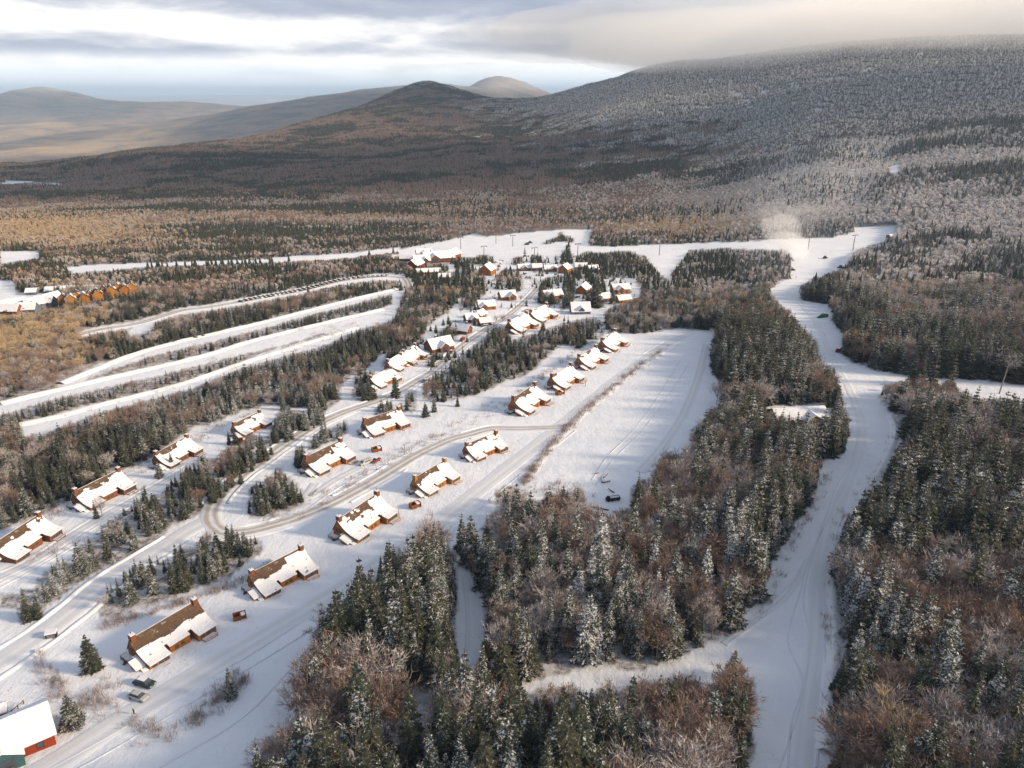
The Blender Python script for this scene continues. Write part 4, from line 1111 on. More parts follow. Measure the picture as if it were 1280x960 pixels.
for k, (x, y) in enumerate([(41, 368), (65, 366), (84, 365), (99, 365), (112, 364)]):
    gable_house(x, y, 10, 8, 7, 2.8, GL2[k], M_GREYW, .7, 'garage', 'garages behind the terrace', None, 'garage', False, 90 + k, 1, 1)

# ------------------------------------------------------------------ cars, people, small things
def paint(name, col, rough=.35): 
    m = simple(name, col, rough, .06, 1.0); return m
P_DARK = paint('dark_car_paint', (.035, .05, .055)); P_WHITE = paint('pale_car_paint', (.45, .46, .44)); P_RED = paint('red_car_paint', (.25, .04, .03)); P_GREY = paint('grey_car_paint', (.12, .13, .14))
M_LAMP = simple('lamp_glass', (.6, .6, .6), .3, .1, 1); M_TAIL = simple('tail_glass', (.35, .02, .02), .3, .1, 1)
def car(loc, rz, label, pm, kind='car', snow=True, cat='car', group=None, L=4.7, Wd=1.85, H=1.62):
    root = empty({'car': 'parked_car', 'pickup': 'pickup_truck', 'van': 'parked_van'}[kind], loc, rz); tag(root, label, cat, group)
    hl = L / 2; hw = Wd / 2
    if kind == 'car': prof = [(-hl, .45), (-hl + .05, .95), (-hl + .95, 1.02), (hl - .12, .98), (hl, .8), (hl, .42)]
    elif kind == 'pickup': prof = [(-hl, .5), (-hl + .05, .95), (-hl + 1.1, 1.1), (hl - .1, 1.08), (hl, 1.0), (hl, .5)]
    else: prof = [(-hl, .45), (-hl + .03, 1.0), (-hl + .9, 1.2), (-hl + 1.5, 1.95), (hl - .1, 2.0), (hl, 1.8), (hl, .45)]
    b = MB(); b.prism(prof, -hw, hw, 'y')
    bo = b.build('body', pm, root)
    bv = bo.modifiers.new('soften', 'BEVEL'); bv.width = .09; bv.segments = 3
    if kind != 'van':
        x0, x1, x2, x3 = (-hl + 1.0, -hl + 1.75, hl - 1.1, hl - .35) if kind == 'car' else (-hl + 1.15, -hl + 1.75, -hl + 3.0, -hl + 3.3)
        g = MB(); k = [(x0, -hw + .08, .98), (x3, -hw + .08, .98), (x3, hw - .08, .98), (x0, hw - .08, .98), (x1, -hw + .28, H - .05), (x2, -hw + .28, H - .05), (x2, hw - .28, H - .05), (x1, hw - .28, H - .05)]
        g.v = k; g.f = [(0, 1, 5, 4), (2, 3, 7, 6), (3, 0, 4, 7), (1, 2, 6, 5), (4, 5, 6, 7), (3, 2, 1, 0)]; g.m = [0] * 6
        g.build('cabin_glass', M_GLASS, root)
        r = MB(); r.box(x1 - .05, x2 + .05, -hw + .25, hw - .25, H - .05, H); ro = r.build('roof', pm, root)
        rb = ro.modifiers.new('soften', 'BEVEL'); rb.width = .03
        if snow:
            q = MB(); q.box(x1 + .05, x2, -hw + .32, hw - .32, H, H + .07); q.build('snow_patch', M_SNOW, ro)
    else:
        g = MB(); g.box(-hl + 1.0, -hl + 1.5, -hw + .15, hw - .15, 1.35, 1.75); g.build('windscreen', M_GLASS, root)
        for sy in (-1, 1):
            g = MB(); g.box(-hl + 1.7, hl - .5, sy * hw - .02, sy * hw + .02, 1.2, 1.7); g.build('side_window', M_GLASS, root)
    if kind == 'pickup':
        q = MB(); q.box(-hl + 3.45, hl - .12, -hw + .12, hw - .12, 1.09, 1.16); q.build('snow_patch', M_SNOW, root)
    for sx in (-hl + .85, hl - .85):
        for sy in (-hw + .02, hw - .2):
            wv = MB(); n = 14
            ring = [(sx + .34 * math.cos(2 * math.pi * t / n), .34 + .34 * math.sin(2 * math.pi * t / n)) for t in range(n)]
            wv.prism(ring, sy - .04, sy + .22, 'y'); wo = wv.build('wheel', M_BLACK, root)
            rv = MB(); ring = [(sx + .19 * math.cos(2 * math.pi * t / 10), .34 + .19 * math.sin(2 * math.pi * t / 10)) for t in range(10)]
            rv.prism(ring, sy - .06, sy + .24, 'y'); rv.build('rim', M_STEEL, wo)
    for sy in (-hw + .15, hw - .5):
        q = MB(); q.box(-hl - .02, -hl + .06, sy, sy + .35, .68, .84); q.build('headlight', M_LAMP, root)
        q = MB(); q.box(hl - .06, hl + .02, sy, sy + .3, .72, .9); q.build('tail_light', M_TAIL, root)
    return root
def ang_px(p, q):
    a = px2w(*p); b = px2w(*q); return math.atan2(b[1] - a[1], b[0] - a[0])
car(px2w(181, 856), ang_px((195, 859), (168, 851)), 'dark grey parked car with a snow patch on its bonnet beside the nearest chalet', P_DARK, L=5.0, Wd=1.95, H=1.7)
car(px2w(173.5, 873), ang_px((186, 877), (160, 868)), 'pale cream parked hatchback in front of the dark grey car', P_WHITE, snow=False)
car(px2w(532, 477), ang_px((524, 480), (539, 473)), 'dark pickup truck on the upper lane beside the spruce belt', P_GREY, 'pickup', cat='pickup', L=5.6)
car(px2w(457, 580), ang_px((450, 583), (466, 577)), 'white van parked at the end of the looped chalet', P_WHITE, 'van', cat='van', L=5.4, H=2)
car(px2w(470, 577), ang_px((464, 580), (474, 574)), 'small red car parked behind the white van', P_RED, L=4.3)
car(px2w(564, 441), ang_px((560, 447), (568, 437)), 'dark car on the upper lane nearest the snow covered house', P_RED, L=4.6)
car(px2w(578, 426), ang_px((573, 430), (585, 423)), 'dark reddish vehicle at the lane side below the dark walled house', P_RED, 'van', cat='van', L=5.5)
car(px2w(606, 408), ang_px((600, 409), (612, 406)), 'grey pickup truck parked at the lane bend below the cabin cluster', P_GREY, 'pickup', cat='pickup', L=6)
car(px2w(656, 343), ang_px((652, 344), (660, 341)), 'dark car before the brown house at the lane end', P_DARK, L=5)
car(px2w(722, 372), ang_px((718, 373), (727, 371)), 'dark car parked between the long white roof and the dormer house', P_DARK, L=5)
car(px2w(503, 334), ang_px((499, 335), (507, 333)), 'dark car parked beside the lodge end', P_DARK, L=5)
car(px2w(658, 389), ang_px((655, 391), (662, 388)), 'red brown car beside the lane above the two bright orange chalets', P_RED, L=5)

# row of parked cars along the sandy road: too small for parts
def small_car_mesh(name, pm):
    b = MB(); L, hw = 4.6, .92
    b.prism([(-2.3, .35), (-2.3, .95), (-1.2, 1.02), (2.25, .98), (2.3, .35)], -hw, hw, 'y')
    b.prism([(-1.2, 1.02), (-.6, 1.55), (1.2, 1.58), (1.9, .99)], -hw + .15, hw - .15, 'y', 1)
    b.box(-.55, 1.15, -hw + .2, hw - .2, 1.58, 1.72, 2); b.box(-2.1, -1.3, -hw + .1, hw - .1, 1.0, 1.1, 2)
    for sx in (-1.45, 1.45):
        for sy in (-hw - .02, hw - .18): b.prism([(sx + .33 * math.cos(t), .33 + .33 * math.sin(t)) for t in [k * math.pi / 4 for k in range(8)]], sy, sy + .2, 'y', 3)
    o = b.build(name, [pm, M_GLASS, M_SNOW, M_BLACK]); return o
sm = [small_car_mesh('parked_car', p_) for p_ in (P_DARK, P_RED, P_WHITE, P_GREY)]
RW = [(302, 379), (320, 375), (375, 365), (425, 352), (455, 348), (490, 346)]
pts = []
for (xa, ya), (xb, yb) in zip(RW[:-1], RW[1:]):
    n_ = max(1, int((xb - xa) / 5.2))
    for k in range(n_): pts.append((xa + (xb - xa) * k / n_, ya + (yb - ya) * k / n_ - 1.2, (xb - xa, yb - ya)))
cn = ['dark', 'red', 'white', 'grey']; used = [False] * 4
def ordinal(n):
    w = ['first', 'second', 'third', 'fourth', 'fifth', 'sixth', 'seventh', 'eighth', 'ninth', 'tenth', 'eleventh', 'twelfth', 'thirteenth', 'fourteenth', 'fifteenth', 'sixteenth', 'seventeenth', 'eighteenth', 'nineteenth']
    if n <= 19: return w[n - 1]
    tens = {2: 'twent', 3: 'thirt', 4: 'fort', 5: 'fift', 6: 'sixt', 7: 'sevent', 8: 'eight', 9: 'ninet'}
    if n >= 100: return 'hundred and ' + ordinal(n - 100) if n > 100 else 'hundredth'
    t_, u_ = divmod(n, 10)
    return tens[t_] + 'ieth' if u_ == 0 else tens[t_] + 'y ' + w[u_ - 1]
rgc = random.Random(5)
for k, (x, y, d_) in enumerate(pts):
    c_ = rgc.choice([0, 0, 1, 2, 3, 3]); p = px2w(x, y); q = px2w(x + d_[0] * .1, y + d_[1] * .1)
    o = sm[c_] if not used[c_] else sm[c_].copy()
    if used[c_]: C.objects.link(o)
    used[c_] = True
    o.location = p; o.rotation_euler = (0, 0, math.atan2(q[1] - p[1], q[0] - p[0]) + 1.57 + rgc.uniform(-.08, .08)); o.scale = (1.25,) * 3
    tag(o, '%s snow dusted car, %s from the western end of the roadside parking line' % (cn[c_], ordinal(k + 1)), 'car', 'cars parked along the sandy road')
for i_, o in enumerate(sm):
    if not used[i_]: bpy.data.objects.remove(o)

# person beside the cars: one skinned body
def person(loc, rz, label):
    J = {'pel': (0, 0, .95), 'che': (0, .02, 1.35), 'nec': (0, .02, 1.50), 'hed': (0, .05, 1.62), 'top': (0, .04, 1.76),
         'ls': (.19, .02, 1.42), 'le': (.25, .0, 1.14), 'lh': (.24, .12, .93), 'rs': (-.19, .02, 1.42), 're': (-.25, .03, 1.15), 'rh': (-.22, .17, .97),
         'lk': (.11, .08, .50), 'la': (.12, .02, .09), 'lt': (.13, .20, .04), 'rk': (-.10, -.02, .50), 'ra': (-.11, -.12, .09), 'rt': (-.12, .06, .04), 'lp': (.10, 0, .9), 'rp': (-.10, 0, .9)}
    Rr = {'pel': .16, 'che': .19, 'nec': .07, 'hed': .105, 'top': .08, 'ls': .085, 'le': .06, 'lh': .045, 'rs': .085, 're': .06, 'rh': .045, 'lk': .075, 'la': .055, 'lt': .05, 'rk': .075, 'ra': .055, 'rt': .05, 'lp': .11, 'rp': .11}
    E = [('pel', 'che'), ('che', 'nec'), ('nec', 'hed'), ('hed', 'top'), ('che', 'ls'), ('ls', 'le'), ('le', 'lh'), ('che', 'rs'), ('rs', 're'), ('re', 'rh'), ('pel', 'lp'), ('lp', 'lk'), ('lk', 'la'), ('la', 'lt'), ('pel', 'rp'), ('rp', 'rk'), ('rk', 'ra'), ('ra', 'rt')]
    ks = list(J); me = bpy.data.meshes.new('person'); me.from_pydata([J[k] for k in ks], [(ks.index(a), ks.index(b)) for a, b in E], [])
    m, nt, b = new_mat('winter_clothes'); tc = N(nt, 'ShaderNodeTexCoord'); s_ = N(nt, 'ShaderNodeSeparateXYZ'); lk(nt, tc.outputs['Object'], s_.inputs[0])
    lk(nt, ramp(nt, mth(nt, 'DIVIDE', s_.outputs[2], 2.0), [(0, (.02, .02, .02)), (.06, (.03, .035, .05)), (.45, (.03, .035, .05)), (.46, (.06, .02, .02)), (.765, (.05, .02, .02)), (.77, (.45, .27, .20)), (.835, (.45, .27, .20)), (.84, (.02, .02, .03))], 'CONSTANT'), b.inputs['Base Color'])
    me.materials.append(m)
    o = bpy.data.objects.new('person', me); C.objects.link(o)
    sk = o.modifiers.new('skin', 'SKIN')
    for i, k in enumerate(ks): me.skin_vertices[0].data[i].radius = (Rr[k], Rr[k] * .85)
    me.skin_vertices[0].data[0].use_root = True
    ss = o.modifiers.new('smooth', 'SUBSURF'); ss.levels = 2; ss.render_levels = 2
    o.location = loc; o.rotation_euler = (0, 0, rz); tag(o, label, 'person'); return o
person(px2w(168, 893), 2.4, 'person in a dark jacket and dark trousers standing beside the cream hatchback')

def bin_store(px, py, rz, label, s=1.0):
    root = empty('bin_enclosure', px2w(px, py), rz); root.scale = (s,) * 3; tag(root, label, 'bin enclosure', 'brown timber bin enclosures')
    b = MB(); b.box(-1.6, 1.6, .9, 1.0, -.4, 1.5); b.box(-1.6, -1.5, -.9, .9, -.4, 1.5); b.box(1.5, 1.6, -.9, .9, -.4, 1.5); b.box(.1, .2, -.9, .9, -.4, 1.5); b.build('wall', M_WOOD, root)
    b = MB(); b.box(-1.5, .1, -.95, -.88, -.3, 1.4); b.build('gate', M_WOODD, root)
    b = MB(); b.box(.35, 1.35, -.6, .7, -.3, 1.1); bo = b.build('bin', M_WOODD, root)
    b = MB(); b.box(.33, 1.37, -.62, .72, 1.1, 1.35); b.build('snow_cover', M_SNOW, bo)
bin_store(300, 773, R(25), 'brown bin enclosure between the nearest chalet and the second one', 1.0)
bin_store(519, 634, R(35), 'brown bin enclosure before the near end of the fourth chalet', 1.15)
bin_store(700, 493, R(35), 'brown bin enclosure before the seventh chalet of the row', 1.3)
bin_store(471, 564, R(30), 'brown bin enclosure up the drive of the looped chalets', 1.2)
bin_store(303, 553, R(20), 'brown bin enclosure below the farthest western chalet', 1.2)
def post(px, py, H, label, name='lamp_post', cat='lamp post', arm=True):
    a = px2w(px, py); root = empty(name, a); tag(root, label, cat)
    b = MB(); b.tube((0, 0, -.4), (0, 0, H), .11, .07, 6); b.build('pole', M_TRIM, root)
    if arm:
        b = MB(); b.box(-.5, .5, -.12, .12, H - .1, H + .12); b.build('lamp_head', M_STEEL, root)
post(506, 569, 4.5, 'slim lamp post on the snow bank above the curving road')
post(732, 483, 6, 'dark pole at the end of the seventh chalet', 'utility_pole', 'pole', False)
post(499, 649, 4.0, 'dark pole at the far corner of the third chalet', 'utility_pole', 'pole', False)
# dark cabinet and drifted lumps near the lower edge of the side road
r_ = empty('utility_cabinet', px2w(65, 796), R(20)); tag(r_, 'black utility cabinet with a snow cap beside the lower road', 'cabinet')
b = MB(); b.box(-1.15, 1.15, -.8, .8, -.3, 1.35); b.build('body', M_BLACK, r_); b = MB(); b.box(-1.25, 1.25, -.9, .9, 1.35, 1.75); b.build('snow_cover', M_SNOW, r_); b = MB(); b.box(-.9, .9, -.84, -.80, .1, 1.1); b.build('door', M_STEEL, r_)
r_ = empty('utility_cabinet', px2w(49, 815), R(10)); tag(r_, 'small low cabinet buried in snow below the black cabinet', 'cabinet')
b = MB(); b.box(-.6, .6, -.4, .4, -.3, .5); b.build('body', M_STEEL, r_); b = MB(); b.box(-.65, .65, -.45, .45, .5, .8); b.build('snow_cover', M_SNOW, r_)
# flat-bed rig standing in the field
r_ = empty('work_truck', px2w(768, 625), R(15)); tag(r_, 'black work truck with a snow covered load bed at the edge of the snowfield', 'truck'); r_.scale = (.72,) * 3
b = MB(); b.box(-2.6, 2.6, -1.2, 1.2, .55, 1.0); b.box(-2.6, 2.6, -1.2, -1.1, 1.0, 1.9); b.box(-2.6, 2.6, 1.1, 1.2, 1.0, 1.9); b.box(2.5, 2.6, -1.1, 1.1, 1.0, 1.9); b.build('load_bed', M_BLACK, r_)
b = MB(); b.prism([(-4.3, .5), (-4.3, 1.3), (-3.9, 1.45), (-3.5, 2.2), (-2.7, 2.25), (-2.65, .5)], -1.1, 1.1, 'y'); b.build('cab', M_BLACK, r_)
b = MB(); b.box(-2.4, 2.4, -1.05, 1.05, 1.2, 1.75); b.build('snow_cover', M_SNOW, r_)
for k in range(5):
    b = MB(); x = -2.3 + k * 1.1; b.box(x, x + .1, -1.1, 1.1, 1.8, 1.95); b.build('slat', M_BLACK, r_)
for sx in (-3.4, -1.6, 1.7):
    for sy in (-1.25, .95):
        b = MB(); b.prism([(sx + .5 * math.cos(t), .45 + .5 * math.sin(t)) for t in [q * math.pi / 6 for q in range(12)]], sy, sy + .3, 'y'); b.build('wheel', M_BLACK, r_)
# snow-covered logs in the field
for k, (x, y, an, L, lab) in enumerate([(757, 595, 60, 4, 'dark log poking from the snow, upper end of the heap'), (753, 600, 80, 5, 'long snow topped log in the middle of the heap'), (758, 603, 20, 3, 'short dark log crossing the heap'),
                                   (748, 636, 160, 7, 'long flat timber lying in the snow below the work truck'), (746, 592, 30, 1.5, 'small dark stump west of the log heap'), (764, 614, 120, 3, 'dark log leaning just behind the work truck')]):
    b = MB(); b.tube((-L / 2, 0, .25), (L / 2, 0, .35), .28, .2, 7); b.box(-L / 2 + .2, L / 2 - .2, -.12, .12, .5, .68, 1)
    o = b.build('log', [M_TRIM, M_SNOW]); o.location = px2w(x, y); o.rotation_euler = (0, 0, R(an)); tag(o, lab, 'log', 'logs lying in the snowfield')

def tower(px, py, H, label):
    root = empty('lift_tower', px2w(px, py), R(25)); tag(root, label, 'lift tower', 'ski lift towers on the snow slope')
    b = MB(); b.tube((0, 0, -1), (0, 0, H), .55, .35, 8); b.build('mast', M_STEEL, root)
    b = MB(); b.box(-3.4, 3.4, -.3, .3, H - .2, H + .35); b.build('crossarm', M_STEEL, root)
    for sx in (-3.2, 3.2):
        b = MB(); b.box(sx - .2, sx + .2, -1.6, 1.6, H - .7, H - .25); b.build('sheave_train', M_BLACK, root)
TW = [(1066, 313, 18, 'tall lift tower at the right edge of the upper snow slope'), (1010, 312, 17, 'pale lift tower seen through the snow gun mist'), (824, 319, 15, 'lift tower on the snow strip east of the spruce wood'),
      (722, 321, 15, 'lift tower behind the eastern end of the village back row'), (668, 324, 13, 'short lift tower above the brown houses'), (641, 308, 14, 'lift tower in the middle of the open snowfield'),
      (620, 304, 13, 'lift tower near the far trees of the snowfield'), (605, 322, 13, 'lift tower just above the tall orange gable house'), (576, 311, 14, 'lift tower beside the base lodge')]
for t_ in TW: tower(*t_)
def groomer(px, py, rz, label, name='snow_groomer', cat='snow groomer', col=P_DARK):
    root = empty(name, px2w(px, py), rz); tag(root, label, cat)
    b = MB(); b.box(-2.4, 2.4, -1.9, -1.0, .1, 1.0); b.build('track', M_BLACK, root); b = MB(); b.box(-2.4, 2.4, 1.0, 1.9, .1, 1.0); b.build('track', M_BLACK, root)
    b = MB(); b.prism([(-2.2, .7), (-2.2, 1.6), (-.6, 1.7), (-.2, 2.9), (1.3, 2.9), (1.7, 1.5), (2.3, 1.3), (2.3, .7)], -1.0, 1.0, 'y'); b.build('cab', col, root)
    b = MB(); b.prism([(2.9, .1), (3.2, .1), (3.3, 1.3), (3.0, 1.3)], -2.4, 2.4, 'y'); b.build('blade', M_STEEL, root)
groomer(658, 306, .3, 'dark snow groomer on the open snowfield, facing the trees'); groomer(662, 304, .5, 'smaller dark groomer right behind the other one', col=P_DARK)
groomer(1031, 323, 1.0, 'dark machine standing alone in the middle of the snow slope', col=P_DARK)
groomer(989, 338, .2, 'dark machine at the wood edge on the snow slope', col=P_DARK)
groomer(1050, 335, .6, 'small dark machine by the eastern edge of the snow slope', col=P_DARK)
def skier(px, py, label):
    o = person(px2w(px, py), 1.0, label); o.scale = (1.4,) * 3; return o
skier(995, 348, 'dark clad skier standing near the groomer at the wood edge')
# green padded net and dark deck by the piste
b = MB(); b.prism([(-5, -.3), (-5, .6), (0, 3.0), (5, 2.2), (5, -.3)], -.8, .8, 'y'); o = b.build('safety_mat', M_GREEN); o.location = px2w(1028, 397); o.rotation_euler = (0, 0, R(25)); tag(o, 'green padded safety mat at the edge of the piste', 'safety mat')
b = MB(); b.prism([(-4, -.3), (-4, .5), (2, 2.6), (4, 1.6), (4, -.3)], -1.2, 1.2, 'y'); b.box(-3.6, 3.6, -1.3, 1.3, 2.62, 2.8, 1); o = b.build('timber_ramp', [M_WOODD, M_SNOW]); o.location = px2w(1048, 439); o.rotation_euler = (0, 0, R(55)); tag(o, 'dark timber ramp against the trees beside the piste', 'ramp')
b = MB(); b.tube((-3, 0, 0), (-2, 0, 4.5), .25, .22, 7); b.tube((-2, 0, 4.5), (0, 0, 5.6), .22, .2, 7); b.tube((0, 0, 5.6), (2.2, 0, 4.6), .2, .2, 7); o = b.build('snow_gun', M_BLACK); o.location = px2w(1002, 366); o.rotation_euler = (0, 0, .3); tag(o, 'curved black snow gun pipe before the white frosted spruces', 'snow gun')
b = MB(); b.box(-3, 3, -1.5, 1.5, 0, 2); b.prism([(-4, 2), (0, 4), (4, 2)], -2, 2, 'y', 1); o = b.build('lift_hut', [M_GREEN, M_SNOW]); o.location = px2w(568, 318); tag(o, 'small green lift hut beside the lodge', 'hut')
# snag
V_, F_ = [], []; tube(V_, F_, (0, 0, -.5), (1.0, 0, 17), .35, .14, 8); tube(V_, F_, (.4, 0, 7), (1.5, .5, 9), .1, .04, 4); tube(V_, F_, (.7, 0, 12), (0, -.6, 13.5), .08, .03, 4)
o = mesh_obj('dead_tree', V_, F_, M_BARKL); o.location = px2w(1249, 492); tag(o, 'tall bare dead trunk standing in the snowy gap at the right', 'dead tree')

# ------------------------------------------------------------------ roads
def road_mat(name, sandy):
    m, nt, b = new_mat(name)
    tc = N(nt, 'ShaderNodeTexCoord'); uv = tc.outputs['UV']; sp = N(nt, 'ShaderNodeSeparateXYZ'); lk(nt, uv, sp.inputs[0])
    n = noise(nt, mapping(nt, uv, (9, .05, 1)), 1.0, 4, .7); n2 = noise(nt, mapping(nt, uv, (3, .3, 1)), 1.0, 4, .7)
    # wheel tracks at u=.32 and .68
    d = mth(nt, 'ABSOLUTE', mth(nt, 'SUBTRACT', mth(nt, 'ABSOLUTE', mth(nt, 'SUBTRACT', sp.outputs[0], .5)), .17))
    dj = mth(nt, 'ADD', d, mth(nt, 'MULTIPLY', mth(nt, 'SUBTRACT', noise(nt, mapping(nt, uv, (2.5, .09, 1)), 1.0, 3, .6), .5), .16))
    tr = ramp(nt, dj, [(.02, 1.), (.15, .0)])
    f = mth(nt, 'ADD', mth(nt, 'MULTIPLY', tr, .6), mth(nt, 'MULTIPLY', n, .7))
    f = ramp(nt, mth(nt, 'MULTIPLY', f, mth(nt, 'ADD', n2, .45)), [(.25, 0.), (.85, 1.)])
    c = mixc(nt, mth(nt, 'MULTIPLY', f, sandy), (.72, .75, .81), (.34, .27, .19))
    ed = ramp(nt, mth(nt, 'ABSOLUTE', mth(nt, 'SUBTRACT', sp.outputs[0], .5)), [(.36, 0.), (.5, 1.)])
    c = mixc(nt, ed, c, (.76, .79, .85))
    lk(nt, c, b.inputs['Base Color']); b.inputs['Roughness'].default_value = .65
    bump(nt, b, mth(nt, 'SUBTRACT', n, mth(nt, 'MULTIPLY', tr, .5)), .4, .15)
    return m
RM = {k: road_mat('packed_snow_road_%d' % int(k * 100), k) for k in (.10, .22, .5, .75, .95)}
def resample(P, step):
    P = np.array(P, float); out = []
    # Catmull-Rom through the points
    Q = np.vstack([2 * P[0] - P[1], P, 2 * P[-1] - P[-2]])
    for i in range(1, len(Q) - 2):
        L = np.linalg.norm(Q[i + 1] - Q[i]); n = max(2, int(L / step))
        for k in range(n):
            t = k / n; a, b, c, d = Q[i - 1], Q[i], Q[i + 1], Q[i + 2]
            out.append(.5 * ((2 * b) + (-a + c) * t + (2 * a - 5 * b + 4 * c - d) * t * t + (-a + 3 * b - 3 * c + d) * t ** 3))
    out.append(Q[-2]); return np.array(out)
ROADS, BANKS = [], []
def ribbon(name, pxs, width, mat, lift=.16, banks=0., step=2.5, taper=False, kind='structure', label=None):
    P = resample([px2w(*p)[:2] for p in pxs], step)
    T = np.gradient(P, axis=0); T /= np.linalg.norm(T, axis=1)[:, None] + 1e-9; Nn = np.stack([-T[:, 1], T[:, 0]], -1)
    nc = 9; V, F, UV = [], [], []; s = np.concatenate([[0], np.cumsum(np.linalg.norm(np.diff(P, axis=0), axis=1))])
    wv = width * (1 + .12 * (fbm(s / 14, s * 0 + 3, 5, 2) - .5))
    UU = np.arange(nc) / (nc - 1); QX = P[:, :1] + Nn[:, :1] * (UU - .5) * wv[:, None]; QY = P[:, 1:] + Nn[:, 1:] * (UU - .5) * wv[:, None]; QZ = terrain(QX, QY)
    for i in range(len(P)):
        for j in range(nc):
            u = j / (nc - 1); q = (QX[i, j], QY[i, j])
            z = QZ[i, j]
            z += lift if 0 < j < nc - 1 else -.25
            V.append((q[0], q[1], z)); UV.append((u, s[i]))
    for i in range(len(P) - 1):
        for j in range(nc - 1):
            a = i * nc + j; F.append((a, a + 1, a + nc + 1, a + nc))
    o = mesh_obj(name, V, F, mat, smooth=True)
    uvl = o.data.uv_layers.new(name='UVMap'); li = np.zeros(len(o.data.loops), np.int32); o.data.loops.foreach_get('vertex_index', li)
    uvl.data.foreach_set('uv', np.array(UV, np.float32)[li].ravel()); tag(o, label, kind=kind)
    ROADS.append((P, width))
    if banks: BANKS.append((len(ROADS) - 1, P, Nn, wv, s, banks))
    return P
def build_banks():
    for ri, P, Nn, wv, s, banks in BANKS:
        keep = np.ones(len(P), bool)
        for rj, (Q, w2) in enumerate(ROADS):
            if rj == ri: continue
            dd = np.min(np.hypot(P[:, None, 0] - Q[None, :, 0], P[:, None, 1] - Q[None, :, 1]), axis=1); keep &= dd > (w2 + wv) * .5 + 1.5
        bw = 1.8; V, F = [], []
        for sd in (-1, 1):
            b0 = len(V)
            HG = banks * (.2 + 1.2 * fbm(s / 5, s * 0 + sd * 9., 8, 3)); TT = np.array([0, .3, .55, 1.]); HZ = (-.2, .7, 1., -.2)
            BX = P[:, :1] + Nn[:, :1] * sd * (wv[:, None] / 2 + (TT - .25) * bw); BY = P[:, 1:] + Nn[:, 1:] * sd * (wv[:, None] / 2 + (TT - .25) * bw); BZ = terrain(BX, BY)
            for i in range(len(P)):
                for j, hz in enumerate(HZ): V.append((BX[i, j], BY[i, j], BZ[i, j] + HG[i] * hz + .02))
            for i in range(len(P) - 1):
                if not (keep[i] and keep[i + 1]): continue
                for j in range(3): a = b0 + i * 4 + j; F.append((a, a + 1, a + 5, a + 4) if sd > 0 else (a + 1, a, a + 4, a + 5))
        bo = mesh_obj('snow_bank', V, F, M_SNOW, smooth=True); tag(bo, kind='structure')
ribbon('road', [(720, 533), (682, 535), (644, 536), (615, 536), (588, 543), (560, 551), (520, 570), (470, 600), (420, 627), (370, 648), (330, 660), (300, 666), (279, 665), (266, 655), (264, 640), (275, 620), (300, 596), (330, 575), (357, 556), (395, 532), (432, 515), (470, 502),
                (500, 489), (519, 478), (541, 465), (556, 452), (571, 438), (590, 424), (608, 412), (635, 395), (654, 379), (669, 364), (673, 356), (668, 350), (658, 347)], 8.0, RM[.75], banks=.45)
ribbon('road', [(262, 650), (235, 664), (205, 684), (170, 705), (130, 732), (90, 765), (50, 795), (0, 828), (-60, 868)], 9.5, RM[.22], lift=.12, banks=.5)
ribbon('road', [(-30, 1010), (60, 960), (130, 915), (200, 872), (300, 812), (400, 752), (480, 700), (545, 655), (610, 604), (660, 565), (705, 530), (760, 484), (805, 450), (835, 430), (865, 416)], 9.0, RM[.22], lift=.12, banks=.25)
ribbon('road', [(-40, 742), (0, 722), (45, 700), (95, 667), (140, 640), (185, 615), (240, 582)], 5.0, RM[.22], lift=.10, banks=.2)
ribbon('road', [(395, 604), (385, 622), (420, 600), (455, 582)], 5.0, RM[.22], lift=.10)
ribbon('road', ROADW + [(508, 350), (511, 362), (503, 374)], 10.0, RM[.95], lift=.2, step=6)
ribbon('road', [(882, 430), (872, 470), (855, 515), (830, 555), (800, 590)], 6.0, RM[.22], lift=.10)
ribbon('ski_track', [(560, 640), (640, 586), (700, 540), (770, 484), (840, 438)], .8, RM[.10], lift=.09)
ribbon('ski_track', [(1000, 960), (1008, 880), (1018, 800), (1022, 730), (1035, 660), (1062, 600), (1078, 545), (1068, 500), (1045, 455), (1020, 405), (1000, 378), (985, 366)], 5.5, RM[.10], lift=.08)
ribbon('ski_track', [(905, 805), (940, 780), (985, 745), (1010, 700)], 2.5, RM[.10], lift=.09)
ribbon('ski_track', [(575, 960), (560, 900), (580, 840), (585, 780), (580, 720), (570, 660)], 1.6, RM[.10], lift=.09)
m_, nt_, b_ = new_mat('rutted_snow'); tc_ = N(nt_, 'ShaderNodeTexCoord')
lk(nt_, mixc(nt_, ramp(nt_, noise(nt_, mapping(nt_, tc_.outputs['UV'], (2, .6, 1)), 1.0, 4, .7), [(.35, 0.), (.65, 1.)]), (.60, .64, .71), (.75, .78, .84)), b_.inputs['Base Color'])
M_RUT = m_
